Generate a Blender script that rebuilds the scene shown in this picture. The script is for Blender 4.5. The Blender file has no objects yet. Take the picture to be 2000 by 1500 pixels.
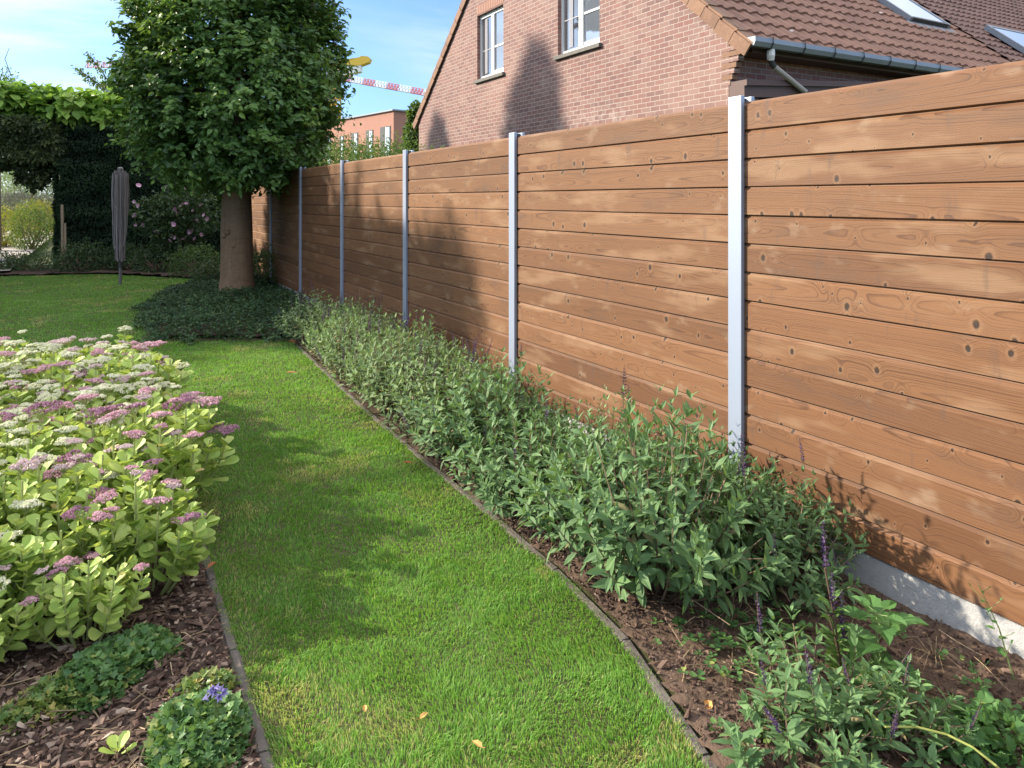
import bpy, math, random
import numpy as np
from mathutils import Vector

S = bpy.context.scene
COL = S.collection
R = math.radians

# ------------------------------------------------------------------ camera, world, sun, exposure
YAW = 29.5
cam_d = bpy.data.cameras.new('camera')
cam = bpy.data.objects.new('camera', cam_d)
COL.objects.link(cam)
cam.location = (0, 0, 1.46)
cam.rotation_euler = (R(90), 0, R(-YAW))
cam_d.sensor_width = 36.0
cam_d.sensor_fit = 'HORIZONTAL'
cam_d.lens = 25.74
cam_d.shift_y = -0.18
cam_d.clip_start = 0.05
cam_d.clip_end = 2000
S.camera = cam

SUN_EL, SUN_PHI = 27.0, 40.0            # elevation; angle from -X towards +Y
SUN_STRENGTH, SKY_STRENGTH, EXPOSURE = 4.7, 0.15, 1.05

S.view_settings.view_transform = 'Standard'
S.view_settings.look = 'None'
S.view_settings.gamma = 1
S.view_settings.exposure = EXPOSURE
S.cycles.max_bounces = 8
S.cycles.diffuse_bounces = 4
S.cycles.glossy_bounces = 3
S.cycles.transmission_bounces = 4
S.cycles.transparent_max_bounces = 4
S.cycles.caustics_reflective = False
S.cycles.caustics_refractive = False
S.cycles.use_denoising = True


class NT:
    """tiny helper to write node trees"""
    def __init__(s, tree):
        s.t = tree
    def n(s, typ, inp=None, **props):
        nd = s.t.nodes.new('ShaderNode' + typ)
        for k, v in props.items():
            setattr(nd, k, v)
        for k, v in (inp or {}).items():
            sock = nd.inputs[k]
            if hasattr(v, 'is_output') or isinstance(v, bpy.types.NodeSocket):
                s.t.links.new(v, sock)
            else:
                sock.default_value = v
        return nd
    def m(s, op, a, b=0.0, c=0.0, clamp=False):
        return s.n('Math', {0: a, 1: b, 2: c}, operation=op, use_clamp=clamp).outputs[0]
    def step(s, x, lo, hi, a=0.0, b=1.0):
        return s.n('MapRange', {0: x, 1: lo, 2: hi, 3: a, 4: b}, interpolation_type='SMOOTHSTEP').outputs[0]
    def mix(s, f, a, b, mode='MIX'):
        nd = s.n('Mix', None, data_type='RGBA', blend_type=mode)
        for sock, v in ((nd.inputs[0], f), (nd.inputs[6], a), (nd.inputs[7], b)):
            if isinstance(v, bpy.types.NodeSocket):
                s.t.links.new(v, sock)
            else:
                sock.default_value = v if not isinstance(v, tuple) or len(v) == 4 else (*v, 1)
        return nd.outputs[2]
    def noise(s, vec, scale, detail=2.0, rough=0.5, dim='3D', out=0):
        return s.n('TexNoise', {'Vector': vec, 'Scale': scale, 'Detail': detail, 'Roughness': rough}, noise_dimensions=dim).outputs[out]
    def xyz(s, x, y, z=0.0):
        return s.n('CombineXYZ', {0: x, 1: y, 2: z}).outputs[0]
    def ramp(s, f, stops):
        nd = s.n('ValToRGB', {0: f})
        e = nd.color_ramp.elements
        while len(e) < len(stops):
            e.new(0.5)
        for el, (p, c) in zip(e, stops):
            el.position = p
            el.color = (*c, 1)
        return nd.outputs[0]


world = bpy.data.worlds.new('World')
S.world = world
world.use_nodes = True
W = NT(world.node_tree)
bg = world.node_tree.nodes['Background']
skyn = W.n('TexSky', None, sky_type='NISHITA', sun_disc=False, sun_elevation=R(SUN_EL), sun_rotation=R(-(90 - SUN_PHI)),
           altitude=0.0, air_density=1.0, dust_density=1.2, ozone_density=1.6)
tc = W.n('TexCoord').outputs['Generated']
sp = W.n('SeparateXYZ', {0: tc})
den = W.m('ADD', W.m('MAXIMUM', sp.outputs[2], 0.0), 0.22)
cv = W.xyz(W.m('DIVIDE', sp.outputs[0], den), W.m('DIVIDE', sp.outputs[1], den))
cvm = W.n('Mapping', {'Vector': cv, 'Rotation': (0, 0, 0.5), 'Scale': (0.7, 1.9, 1)}).outputs[0]
cl = W.noise(cvm, 1.3, 7, 0.6, '2D')
cl2 = W.noise(cv, 0.5, 3, 0.5, '2D')
cm = W.m('MULTIPLY', W.step(cl, 0.34, 0.68), W.step(cl2, 0.25, 0.58), clamp=True)
blue = W.mix(1.0, skyn.outputs[0], (.46, .64, .92), 'MULTIPLY')
cloudc = W.mix(W.m('MULTIPLY_ADD', cm, 0.72, 0.05), blue, (3.7, 4.05, 4.45))
# added bright band overhead, out of view, to lift the shaded parts
fill_band = W.m('MULTIPLY', W.step(sp.outputs[2], .30, .62), W.step(cl2, .12, .40, .45, 1.0))
cloudc = W.mix(W.m('MULTIPLY', fill_band, .85), cloudc, (6.6, 6.7, 6.9))
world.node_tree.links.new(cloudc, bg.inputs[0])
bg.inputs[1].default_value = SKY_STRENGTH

sun_d = bpy.data.lights.new('sun', 'SUN')
sun_d.energy = SUN_STRENGTH
sun_d.angle = R(1.0)
sun_d.color = (1.0, 0.88, 0.70)
sun = bpy.data.objects.new('sun', sun_d)
COL.objects.link(sun)
e, p = R(SUN_EL), R(SUN_PHI)
SUNV = Vector((-math.cos(e) * math.cos(p), math.cos(e) * math.sin(p), math.sin(e)))
sun.rotation_euler = SUNV.to_track_quat('Z', 'Y').to_euler()
sun.location = (-20, 15, 20)

# ------------------------------------------------------------------ coordinates
CY, SY = math.cos(R(YAW)), math.sin(R(YAW))
F_PX = 1430.0
def LW(lat, fwd, z=0.0):
    """sideways / ahead of where the photographer stood -> world"""
    return (SY * fwd + CY * lat, CY * fwd - SY * lat, z)
def G(px, py, z=0.0):
    """ground point seen at a photo pixel"""
    d = F_PX * (1.46 - z) / (py - 390.0)
    return LW((px - 1000) / F_PX * d, d, z)

# ------------------------------------------------------------------ mesh builder
def unit(a):
    return a / np.maximum(np.linalg.norm(a, axis=-1, keepdims=True), 1e-9)

class MB:
    def __init__(s):
        s.v, s.r, s.f, s.n, s.ex = [], [], [], 0, {}
    def add(s, V, F, mat=0, rnd=0.5, **ex):
        V = np.asarray(V, dtype=np.float64).reshape(-1, 3)
        n0 = s.n
        s.v.append(V)
        s.r.append(np.broadcast_to(np.asarray(rnd, dtype=np.float32), (len(V),)))
        for k, val in ex.items():
            s.ex.setdefault(k, []).append((n0, np.broadcast_to(np.asarray(val, dtype=np.float32), (len(V),))))
        by = {}
        if isinstance(F, np.ndarray):
            by[F.shape[1]] = F
        else:
            for f in F:
                by.setdefault(len(f), []).append(f)
        for k, fs in by.items():
            s.f.append((np.asarray(fs, dtype=np.int64) + n0, mat))
        s.n += len(V)
    def build(s, name, mats, parent=None, smooth=False, loc=None):
        me = bpy.data.meshes.new(name)
        if s.n:
            V = np.concatenate(s.v)
            me.vertices.add(len(V))
            me.vertices.foreach_set('co', V.astype(np.float32).ravel())
            li = np.concatenate([f.ravel() for f, m in s.f])
            tot = np.concatenate([np.full(len(f), f.shape[1]) for f, m in s.f])
            mi = np.concatenate([np.full(len(f), m) for f, m in s.f])
            st = np.concatenate([[0], np.cumsum(tot)[:-1]])
            me.loops.add(len(li))
            me.loops.foreach_set('vertex_index', li.astype(np.int32))
            me.polygons.add(len(tot))
            me.polygons.foreach_set('loop_start', st.astype(np.int32))
            me.polygons.foreach_set('material_index', mi.astype(np.int32))
            me.polygons.foreach_set('use_smooth', np.full(len(tot), smooth))
            a = me.attributes.new('rnd', 'FLOAT', 'POINT')
            a.data.foreach_set('value', np.concatenate(s.r).astype(np.float32))
            for k, lst in s.ex.items():
                arr = np.zeros(len(V), dtype=np.float32)
                for n0, val in lst:
                    arr[n0:n0 + len(val)] = val
                me.attributes.new(k, 'FLOAT', 'POINT').data.foreach_set('value', arr)
            me.update(calc_edges=True)
        for m in (mats if isinstance(mats, (list, tuple)) else [mats]):
            me.materials.append(m)
        o = bpy.data.objects.new(name, me)
        COL.objects.link(o)
        if parent is not None:
            o.parent = parent
        if loc is not None:
            o.location = loc
        return o

def box(mb, lo, hi, mat=0, rnd=0.5, **ex):
    (a, b, c), (d, f, g) = lo, hi
    V = [(a, b, c), (d, b, c), (d, f, c), (a, f, c), (a, b, g), (d, b, g), (d, f, g), (a, f, g)]
    mb.add(V, [(0, 3, 2, 1), (4, 5, 6, 7), (0, 1, 5, 4), (1, 2, 6, 5), (2, 3, 7, 6), (3, 0, 4, 7)], mat, rnd, **ex)

def obox(mb, c, ax, ay, az, mat=0, rnd=0.5):
    """box round c with half axes ax, ay, az (vectors)"""
    c, ax, ay, az = map(np.array, (c, ax, ay, az))
    V = [c - ax - ay - az, c + ax - ay - az, c + ax + ay - az, c - ax + ay - az, c - ax - ay + az, c + ax - ay + az, c + ax + ay + az, c - ax + ay + az]
    mb.add(V, [(0, 3, 2, 1), (4, 5, 6, 7), (0, 1, 5, 4), (1, 2, 6, 5), (2, 3, 7, 6), (3, 0, 4, 7)], mat, rnd)

def tube(mb, pts, rad, k=6, mat=0, rnd=0.5, cap=True):
    pts = np.asarray(pts, float)
    n = len(pts)
    rad = np.broadcast_to(np.asarray(rad, float), (n,))
    t = unit(np.gradient(pts, axis=0))
    ref = np.array([0, 0, 1.0]) if abs(t[0, 2]) < 0.9 else np.array([1.0, 0, 0])
    a = unit(np.cross(t, ref)); b = np.cross(t, a)
    th = np.arange(k) * 2 * math.pi / k
    V = pts[:, None] + rad[:, None, None] * (np.cos(th)[None, :, None] * a[:, None] + np.sin(th)[None, :, None] * b[:, None])
    F = []
    for i in range(n - 1):
        for j in range(k):
            j2 = (j + 1) % k
            F.append((i * k + j, i * k + j2, (i + 1) * k + j2, (i + 1) * k + j))
    if cap and k > 2:
        F.append(tuple(range(k - 1, -1, -1)))
        F.append(tuple((n - 1) * k + j for j in range(k)))
    mb.add(V.reshape(-1, 3), F, mat, rnd)

# leaf outlines: (across, along, up); folded along the midrib
T_OVATE = (np.array([(0, 0, 0), (-.42, .26, .07), (-.38, .66, .05), (0, 1, -.12), (.38, .66, .05), (.42, .26, .07), (0, .45, -.02)], float),
           [np.array([(0, 6, 1), (0, 5, 6)]), np.array([(6, 3, 2, 1), (6, 5, 4, 3)])])
T_KITE = (np.array([(0, 0, 0), (-.5, .45, .1), (0, 1, -.06), (.5, .45, .1)], float), [np.array([(0, 3, 2), (0, 2, 1)])])
T_LANCE = (np.array([(0, 0, 0), (-.36, .22, .05), (-.5, .5, .08), (-.26, .8, .0), (0, 1, -.14), (.26, .8, .0), (.5, .5, .08), (.36, .22, .05), (0, .5, 0)], float),
           [np.array([(0, 8, 2, 1), (8, 4, 3, 2), (0, 7, 6, 8), (8, 6, 5, 4)])])
T_SPOON = (np.array([(0, 0, 0), (-.13, .16, .02), (-.36, .45, .07), (-.5, .72, .12), (-.32, .93, .1), (0, 1, .05), (.32, .93, .1), (.5, .72, .12), (.36, .45, .07), (.13, .16, .02), (0, .6, -.02)], float),
           [np.array([(0, 9, 10), (0, 10, 1)]), np.array([(10, 9, 8, 7), (10, 7, 6, 5), (10, 5, 4, 3), (10, 3, 2, 1)])])
T_LOBE = (np.array([(0, 0, 0), (-.5, .1, .06), (-.36, .36, .02), (-.52, .62, .08), (-.22, .7, .0), (0, 1, -.06), (.22, .7, .0), (.52, .62, .08), (.36, .36, .02), (.5, .1, .06), (0, .4, -.04)], float),
          [np.array([(0, 10, 1), (0, 9, 10), (10, 2, 1), (10, 9, 8), (10, 4, 3), (10, 7, 6)]), np.array([(10, 3, 2, 2), ])[:0].reshape(0, 4), np.array([(10, 8, 7), (10, 3, 2), (10, 5, 4), (10, 6, 5)])])
T_NETTLE = (np.array([(0, 0, 0), (-.3, .06, .02), (-.42, .2, .06), (-.5, .28, .06), (-.42, .36, .06), (-.46, .45, .06), (-.34, .54, .05), (-.36, .62, .05), (-.22, .7, .03), (-.2, .8, .02), (0, 1, -.1),
                      (.2, .8, .02), (.22, .7, .03), (.36, .62, .05), (.34, .54, .05), (.46, .45, .06), (.42, .36, .06), (.5, .28, .06), (.42, .2, .06), (.3, .06, .02), (0, .35, -.03)], float),
            [np.array([(20, i + 1, i) for i in range(0, 10)] + [(20, i + 1, i) for i in range(10, 19)] + [(20, 0, 19)])])

def leaves(mb, P, D, N, L, Wd, tmpl, rnd, mat=0, droop=1.0):
    P, D, N = np.atleast_2d(P), unit(np.atleast_2d(D)), np.atleast_2d(N)
    n = len(P)
    Sx = unit(np.cross(D, N)); N = np.cross(Sx, D)
    L = np.broadcast_to(L, (n,)); Wd = np.broadcast_to(Wd, (n,)); rnd = np.broadcast_to(rnd, (n,))
    T, FS = tmpl
    k = len(T)
    V = P[:, None] + T[None, :, 0, None] * (Wd[:, None] * Sx)[:, None].reshape(n, 1, 3) + T[None, :, 1, None] * (L[:, None] * D).reshape(n, 1, 3) \
        + T[None, :, 2, None] * (L[:, None] * N).reshape(n, 1, 3) * droop
    first = True
    off = (np.arange(n) * k)
    n0 = mb.n
    mb.v.append(V.reshape(-1, 3)); mb.r.append(np.repeat(rnd, k).astype(np.float32)); mb.n += n * k
    for F in FS:
        if len(F):
            mb.f.append(((F[None] + off[:, None, None]).reshape(-1, F.shape[1]) + n0, mat))

def rdir(rng, n):
    return unit(rng.normal(size=(n, 3)))

_NT = np.random.default_rng(99).random((256, 256))
def vnoise(x, y):
    x = np.asarray(x, float); y = np.asarray(y, float)
    xi = np.floor(x).astype(int); yi = np.floor(y).astype(int)
    fx = x - xi; fy = y - yi
    fx = fx * fx * (3 - 2 * fx); fy = fy * fy * (3 - 2 * fy)
    g = lambda a, b: _NT[a % 256, b % 256]
    return (g(xi, yi) * (1 - fx) + g(xi + 1, yi) * fx) * (1 - fy) + (g(xi, yi + 1) * (1 - fx) + g(xi + 1, yi + 1) * fx) * fy
def fbm(x, y, o=3):
    s, a, t = 0, 1, 0
    for i in range(o):
        s = s + a * vnoise(x * 2 ** i + 17 * i, y * 2 ** i + 31 * i); t += a; a *= .5
    return s / t

def tag(o, label, cat, group=None, kind=None):
    if label: o['label'] = label
    if cat: o['category'] = cat
    if group: o['group'] = group
    if kind: o['kind'] = kind
    return o
def thing(name, label, cat, loc=(0, 0, 0), rz=0, group=None):
    o = bpy.data.objects.new(name, None)
    COL.objects.link(o)
    o.location = loc; o.rotation_euler = (0, 0, rz)
    o.empty_display_size = 0.1
    return tag(o, label, cat, group)
def structure(o):
    o['kind'] = 'structure'; return o
def child(src, parent, loc=(0, 0, 0), rot=(0, 0, 0), sc=1.0, name=None):
    c = src.copy()
    COL.objects.link(c)
    c.parent = parent
    c.location = loc; c.rotation_euler = rot
    c.scale = (sc, sc, sc) if not hasattr(sc, '__len__') else sc
    return c
ORD = ['first', 'second', 'third', 'fourth', 'fifth', 'sixth', 'seventh', 'eighth', 'ninth', 'tenth', 'eleventh', 'twelfth', 'thirteenth', 'fourteenth', 'fifteenth', 'sixteenth',
       'seventeenth', 'eighteenth', 'nineteenth', 'twentieth']

# ------------------------------------------------------------------ materials
def new_mat(name):
    m = bpy.data.materials.new(name)
    m.use_nodes = True
    t = NT(m.node_tree)
    bsdf = m.node_tree.nodes['Principled BSDF']
    return m, t, bsdf
def link(t, a, b):
    t.t.links.new(a, b)
def rnd_attr(t, name='rnd'):
    return t.n('Attribute', None, attribute_name=name).outputs['Fac']

def plain(name, col, rough=.6, metal=0.0, var=.12, scale=12, bump=0.0, spec=.5):
    m, t, b = new_mat(name)
    pos = t.n('TexCoord').outputs['Object']
    f = t.noise(pos, scale, 4, .6)
    c = t.mix(f, tuple(x * (1 - var) for x in col), tuple(min(1, x * (1 + var)) for x in col))
    link(t, c, b.inputs['Base Color'])
    b.inputs['Roughness'].default_value = rough
    b.inputs['Metallic'].default_value = metal
    b.inputs['Specular IOR Level'].default_value = spec
    if bump:
        bp = t.n('Bump', {'Height': t.noise(pos, scale * 3, 5, .65), 'Strength': bump, 'Distance': .02})
        link(t, bp.outputs[0], b.inputs['Normal'])
    return m

def leafmat(name, stops, transl=.3, rough=.5, spec=.4, tint=None, vary=None):
    """leaf colour from the leaf's own random number; thin enough for light to come through"""
    m, t, b = new_mat(name)
    c = t.ramp(rnd_attr(t), stops)
    if vary:                            # whole plants differ a little from one another
        c = t.mix(t.m('MULTIPLY', t.n('ObjectInfo').outputs['Random'], .5), c, vary)
    link(t, c, b.inputs['Base Color'])
    b.inputs['Roughness'].default_value = rough
    b.inputs['Specular IOR Level'].default_value = spec
    if transl:
        tr = t.n('BsdfTranslucent', {'Color': t.mix(.5, c, tuple(tint or (.25, .4, .04)))})
        mx = t.n('MixShader', {0: transl, 1: b.outputs[0], 2: tr.outputs[0]})
        link(t, mx.outputs[0], m.node_tree.nodes['Material Output'].inputs[0])
    return m

def wood_fence():
    m, t, b = new_mat('larch boards')
    pos = t.n('SeparateXYZ', {0: t.n('TexCoord').outputs['Object']})
    y = pos.outputs[1]
    bid = rnd_attr(t, 'bid'); zl = rnd_attr(t, 'zl'); b2 = rnd_attr(t, 'bid2')
    yy = t.m('MULTIPLY_ADD', bid, 53.0, y)
    # knots
    kv = t.xyz(t.m('MULTIPLY', yy, 7.6), t.m('MULTIPLY_ADD', b2, 31.0, t.m('MULTIPLY', zl, 5.6)))
    vo = t.n('TexVoronoi', {'Vector': kv, 'Scale': 1.0}, voronoi_dimensions='2D', feature='F1')
    kd = vo.outputs['Distance']
    kr = t.n('SeparateColor', {0: vo.outputs['Color']})
    keep = t.step(kr.outputs[0], .10, .14)
    ksz = t.m('MULTIPLY_ADD', t.m('POWER', kr.outputs[1], 2.0), .085, .028)
    kn = t.m('ADD', kd, t.m('MULTIPLY', t.m('SUBTRACT', t.noise(kv, 9, 2, .5, '2D'), .5), .05))
    rel = t.m('DIVIDE', kn, ksz)
    kmask = t.m('MULTIPLY', t.step(rel, 1.0, .55), keep)
    halo = t.m('MULTIPLY', t.step(rel, 2.0, 1.15), keep)
    # rings of a plain-sawn board
    nA = t.m('SUBTRACT', t.noise(t.xyz(t.m('MULTIPLY', yy, .55), t.m('MULTIPLY', bid, 90.0)), 1, 1, .5, '2D'), .5)
    nB = t.m('SUBTRACT', t.noise(t.xyz(t.m('MULTIPLY_ADD', yy, .42, 30.0), t.m('MULTIPLY', b2, 70.0)), 1, 1, .5, '2D'), .5)
    u = t.m('ADD', t.m('MULTIPLY_ADD', nA, .045, t.m('SUBTRACT', zl, .064)), t.m('MULTIPLY', t.m('SUBTRACT', b2, .5), .11))
    yl = t.m('FRACT', t.m('MULTIPLY_ADD', y, 1 / 2.02, t.m('MULTIPLY', b2, 3.7)))
    dx = t.m('MULTIPLY_ADD', t.m('ABSOLUTE', t.m('SUBTRACT', yl, .5)), .085, .006)
    dx = t.m('MULTIPLY_ADD', nB, .020, dx)
    r = t.m('SQRT', t.m('ADD', t.m('MULTIPLY', u, u), t.m('MULTIPLY', dx, dx)))
    fine = t.m('SUBTRACT', t.noise(t.xyz(t.m('MULTIPLY', yy, 7.0), t.m('MULTIPLY', zl, 40.0), t.m('MULTIPLY', bid, 40.0)), 1, 3, .6), .5)
    r = t.m('MULTIPLY_ADD', fine, .007, r)
    pull = t.m('MULTIPLY', t.m('EXPONENT', t.m('MULTIPLY', t.m('MULTIPLY', kd, kd), -26.0)), keep)
    r = t.m('MULTIPLY_ADD', pull, .020, r)
    rn1 = t.noise(t.xyz(t.m('MULTIPLY', r, 55.0), t.m('MULTIPLY', bid, 77.0)), 1, 2, .6, '2D')
    rr_ = t.m('MULTIPLY_ADD', rn1, 2.0, t.m('MULTIPLY', r, 150.0))
    fr = t.m('FRACT', rr_)
    late = t.m('POWER', t.step(fr, 0.0, .93), 5.0)
    late = t.m('MULTIPLY', late, t.step(fr, 1.0, .95))
    amp = t.noise(t.xyz(t.m('FLOOR', rr_), t.m('MULTIPLY', bid, 31.0), t.m('MULTIPLY', yy, .8)), 1.7, 1, .5)
    late = t.m('MULTIPLY', late, t.step(amp, .34, .62, .35, 1.25))
    # streaky fibres
    fib = t.noise(t.xyz(t.m('MULTIPLY', yy, 3.0), t.m('MULTIPLY', zl, 260.0), t.m('MULTIPLY', bid, 60.0)), 1, 2, .6)
    tone = t.ramp(bid, [(0, (.084, .033, .013)), (.2, (.140, .060, .025)), (.4, (.190, .089, .040)), (.6, (.098, .039, .015)), (.8, (.165, .076, .034)), (1, (.136, .056, .022))])
    c = t.mix(t.m('MULTIPLY', fib, .35), tone, (.265, .138, .066))
    ribs = t.m('MULTIPLY', t.m('SINE', t.m('MULTIPLY', zl, 1570.0)), t.step(t.noise(t.xyz(t.m('MULTIPLY', yy, 1.3), t.m('MULTIPLY', bid, 50.0)), 1, 2, .5, '2D'), .42, .6))
    c = t.mix(t.m('MULTIPLY_ADD', ribs, .09, .09), c, (.12, .055, .028))
    c = t.mix(t.m('MULTIPLY', late, .62, clamp=True), c, (.070, .028, .013))
    cloud = t.noise(t.xyz(t.m('MULTIPLY', yy, 1.7), t.m('MULTIPLY_ADD', bid, 20.0, t.m('MULTIPLY', zl, 7.0))), 1, 3, .55, '2D')
    c = t.mix(t.step(cloud, .54, .74, 0, .5), c, (.275, .170, .100))
    c = t.mix(t.step(cloud, .44, .22, 0, .5), c, (.085, .045, .028))
    c = t.mix(t.m('MULTIPLY', halo, .14), c, (.36, .225, .135))
    c = t.mix(t.m('MULTIPLY', kmask, .95), c, (.022, .012, .008))
    # drip stains
    ds = t.noise(t.xyz(t.m('MULTIPLY', yy, 13.0), t.m('MULTIPLY', zl, 3.0), t.m('MULTIPLY', bid, 33.0)), 1, 3, .6)
    c = t.mix(t.step(ds, .60, .76, 0, .5), c, (.085, .052, .040))
    ds2 = t.noise(t.xyz(t.m('MULTIPLY', yy, 5.0), t.m('MULTIPLY_ADD', zl, 9.0, 7.0), t.m('MULTIPLY', b2, 45.0)), 1, 3, .6)
    c = t.mix(t.step(ds2, .60, .80, 0, .36), c, (.37, .28, .20))
    link(t, c, b.inputs['Base Color'])
    b.inputs['Roughness'].default_value = .62
    b.inputs['Specular IOR Level'].default_value = .35
    h = t.m('ADD', t.m('MULTIPLY', late, .5), t.m('ADD', t.m('MULTIPLY', fib, .5), t.m('MULTIPLY', kmask, -1.0)))
    bp = t.n('Bump', {'Height': h, 'Strength': .35, 'Distance': .0015})
    link(t, bp.outputs[0], b.inputs['Normal'])
    return m

def brick(name, axis='y', c1=(.225, .122, .110), c2=(.165, .100, .096), c3=(.25, .165, .148), mortar=(.40, .345, .32), bw=.2, bh=.0745, mo=.0125, chalk=True):
    m, t, b = new_mat(name)
    tcn = t.n('TexCoord').outputs['Object']
    s = t.n('SeparateXYZ', {0: tcn})
    hz = s.outputs[0] if axis == 'x' else s.outputs[1]
    wob = t.m('MULTIPLY', t.m('SUBTRACT', t.noise(tcn, 9, 2, .5), .5), .006)
    v = t.xyz(t.m('ADD', hz, wob), t.m('ADD', s.outputs[2], wob))
    br = t.n('TexBrick', {'Vector': v, 'Color1': (*c1, 1), 'Color2': (*c2, 1), 'Mortar': (*mortar, 1), 'Scale': 1.0, 'Mortar Size': mo * .5, 'Mortar Smooth': .25,
                          'Bias': 0.0, 'Brick Width': bw, 'Row Height': bh}, offset=.5, offset_frequency=2, squash=1.0)
    br2 = t.n('TexBrick', {'Vector': v, 'Color1': (0, 0, 0, 1), 'Color2': (1, 1, 1, 1), 'Mortar': (0, 0, 0, 1), 'Scale': 1.0, 'Mortar Size': mo * .5, 'Mortar Smooth': .1,
                           'Bias': 0.0, 'Brick Width': bw, 'Row Height': bh}, offset=.5, offset_frequency=2)
    pick = t.m('FRACT', t.m('MULTIPLY', br2.outputs['Color'], 7.3))
    inb = t.m('SUBTRACT', 1.0, br.outputs['Fac'])
    c = t.mix(t.m('MULTIPLY', t.step(pick, .45, .9), t.m('MULTIPLY', inb, .8)), br.outputs['Color'], c3)
    g = t.noise(tcn, 30, 4, .7)
    c = t.mix(t.step(g, .35, .75, 0, .35), c, (.14, .075, .062))
    if chalk:
        ch = t.m('MULTIPLY', t.step(t.noise(tcn, 1.3, 4, .6), .56, .72), t.step(t.noise(tcn, 14, 4, .7), .42, .6))
        c = t.mix(t.m('MULTIPLY', ch, .3), c, (.52, .46, .43))
        big = t.noise(tcn, .55, 3, .5)
        c = t.mix(t.step(big, .4, .7, 0, .22), c, (.44, .30, .25))
    link(t, c, b.inputs['Base Color'])
    b.inputs['Roughness'].default_value = .85
    b.inputs['Specular IOR Level'].default_value = .2
    bp = t.n('Bump', {'Height': t.m('ADD', inb, t.m('MULTIPLY', g, .25)), 'Strength': .6, 'Distance': .006})
    link(t, bp.outputs[0], b.inputs['Normal'])
    return m

def tilemat(name, base, dark, lichen=True):
    m, t, b = new_mat(name)
    pos = t.n('TexCoord').outputs['Object']
    r = rnd_attr(t)
    c = t.mix(r, dark, base)
    n = t.noise(pos, 6, 5, .65)
    c = t.mix(t.step(n, .4, .75, 0, .5), c, tuple(x * 1.35 for x in base))
    c = t.mix(t.step(t.noise(pos, 40, 4, .7), .45, .75, 0, .45), c, tuple(x * .5 for x in dark))
    if lichen:
        v = t.n('TexVoronoi', {'Vector': pos, 'Scale': 3.3}, feature='F1')
        k = t.n('SeparateColor', {0: v.outputs['Color']}).outputs[0]
        spot = t.m('MULTIPLY', t.step(v.outputs['Distance'], .125, .07), t.step(k, .62, .66))
        c = t.mix(t.m('MULTIPLY', spot, .8), c, (.62, .52, .46))
    link(t, c, b.inputs['Base Color'])
    b.inputs['Roughness'].default_value = .8
    bp = t.n('Bump', {'Height': t.noise(pos, 90, 3, .6), 'Strength': .4, 'Distance': .004})
    link(t, bp.outputs[0], b.inputs['Normal'])
    return m

def glassmat(name, tint=(.05, .06, .07), rough=.03):
    m, t, b = new_mat(name)
    pos = t.n('TexCoord').outputs['Object']
    c = t.mix(t.noise(pos, 2.0, 2), tint, tuple(x * 1.6 for x in tint))
    link(t, c, b.inputs['Base Color'])
    b.inputs['Roughness'].default_value = rough
    b.inputs['Specular IOR Level'].default_value = 1.0
    b.inputs['Coat Weight'].default_value = 1.0
    b.inputs['Coat IOR'].default_value = 1.9
    b.inputs['Coat Roughness'].default_value = .02
    return m

def grassmat():
    m, t, b = new_mat('grass blades')
    pos = t.n('TexCoord').outputs['Object']
    r = rnd_attr(t)
    c = t.ramp(r, [(0, (.065, .170, .026)), (.3, (.125, .290, .045)), (.62, (.20, .40, .072)), (.84, (.29, .50, .12)), (.9, (.42, .41, .15)), (1, (.52, .41, .19))])
    n = t.noise(pos, 1.4, 4, .6)
    c = t.mix(t.step(n, .45, .75, 0, .35), c, (.22, .37, .09))
    link(t, c, b.inputs['Base Color'])
    b.inputs['Roughness'].default_value = .5
    b.inputs['Specular IOR Level'].default_value = .35
    tr = t.n('BsdfTranslucent', {'Color': t.mix(.5, c, (.34, .60, .06))})
    mx = t.n('MixShader', {0: .42, 1: b.outputs[0], 2: tr.outputs[0]})
    link(t, mx.outputs[0], m.node_tree.nodes['Material Output'].inputs[0])
    return m

def soilmat(name, a, bcol, c3, sc=1.0):
    m, t, b = new_mat(name)
    pos = t.n('TexCoord').outputs['Object']
    n1 = t.noise(pos, 14 * sc, 6, .7); n2 = t.noise(pos, 60 * sc, 4, .7); n3 = t.noise(pos, 2.5 * sc, 3, .5)
    c = t.mix(n1, a, bcol)
    c = t.mix(t.step(n2, .45, .75, 0, .6), c, c3)
    c = t.mix(t.step(n3, .4, .7, 0, .4), c, tuple(x * .6 for x in a))
    link(t, c, b.inputs['Base Color'])
    b.inputs['Roughness'].default_value = .9
    b.inputs['Specular IOR Level'].default_value = .2
    bp = t.n('Bump', {'Height': t.m('ADD', n1, t.m('MULTIPLY', n2, .5)), 'Strength': .8, 'Distance': .02})
    link(t, bp.outputs[0], b.inputs['Normal'])
    return m

def barkmat(name, a, bcol, streak=6.0):
    m, t, b = new_mat(name)
    pos = t.n('TexCoord').outputs['Object']
    mp = t.n('Mapping', {'Vector': pos, 'Scale': (streak, streak, 1.0)}).outputs[0]
    n1 = t.noise(mp, 1.6, 5, .6); n2 = t.noise(pos, 25, 4, .7)
    rings = t.noise(t.n('Mapping', {'Vector': pos, 'Scale': (.8, .8, 9.0)}).outputs[0], 2.0, 3, .6)
    c = t.mix(n1, a, bcol)
    c = t.mix(t.step(n2, .45, .7, 0, .45), c, tuple(x * .6 for x in a))
    c = t.mix(t.step(rings, .52, .7, 0, .4), c, tuple(x * .7 for x in a))
    link(t, c, b.inputs['Base Color'])
    b.inputs['Roughness'].default_value = .8
    bp = t.n('Bump', {'Height': t.m('ADD', n1, t.m('MULTIPLY', n2, .5)), 'Strength': .5, 'Distance': .02})
    link(t, bp.outputs[0], b.inputs['Normal'])
    return m

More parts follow.
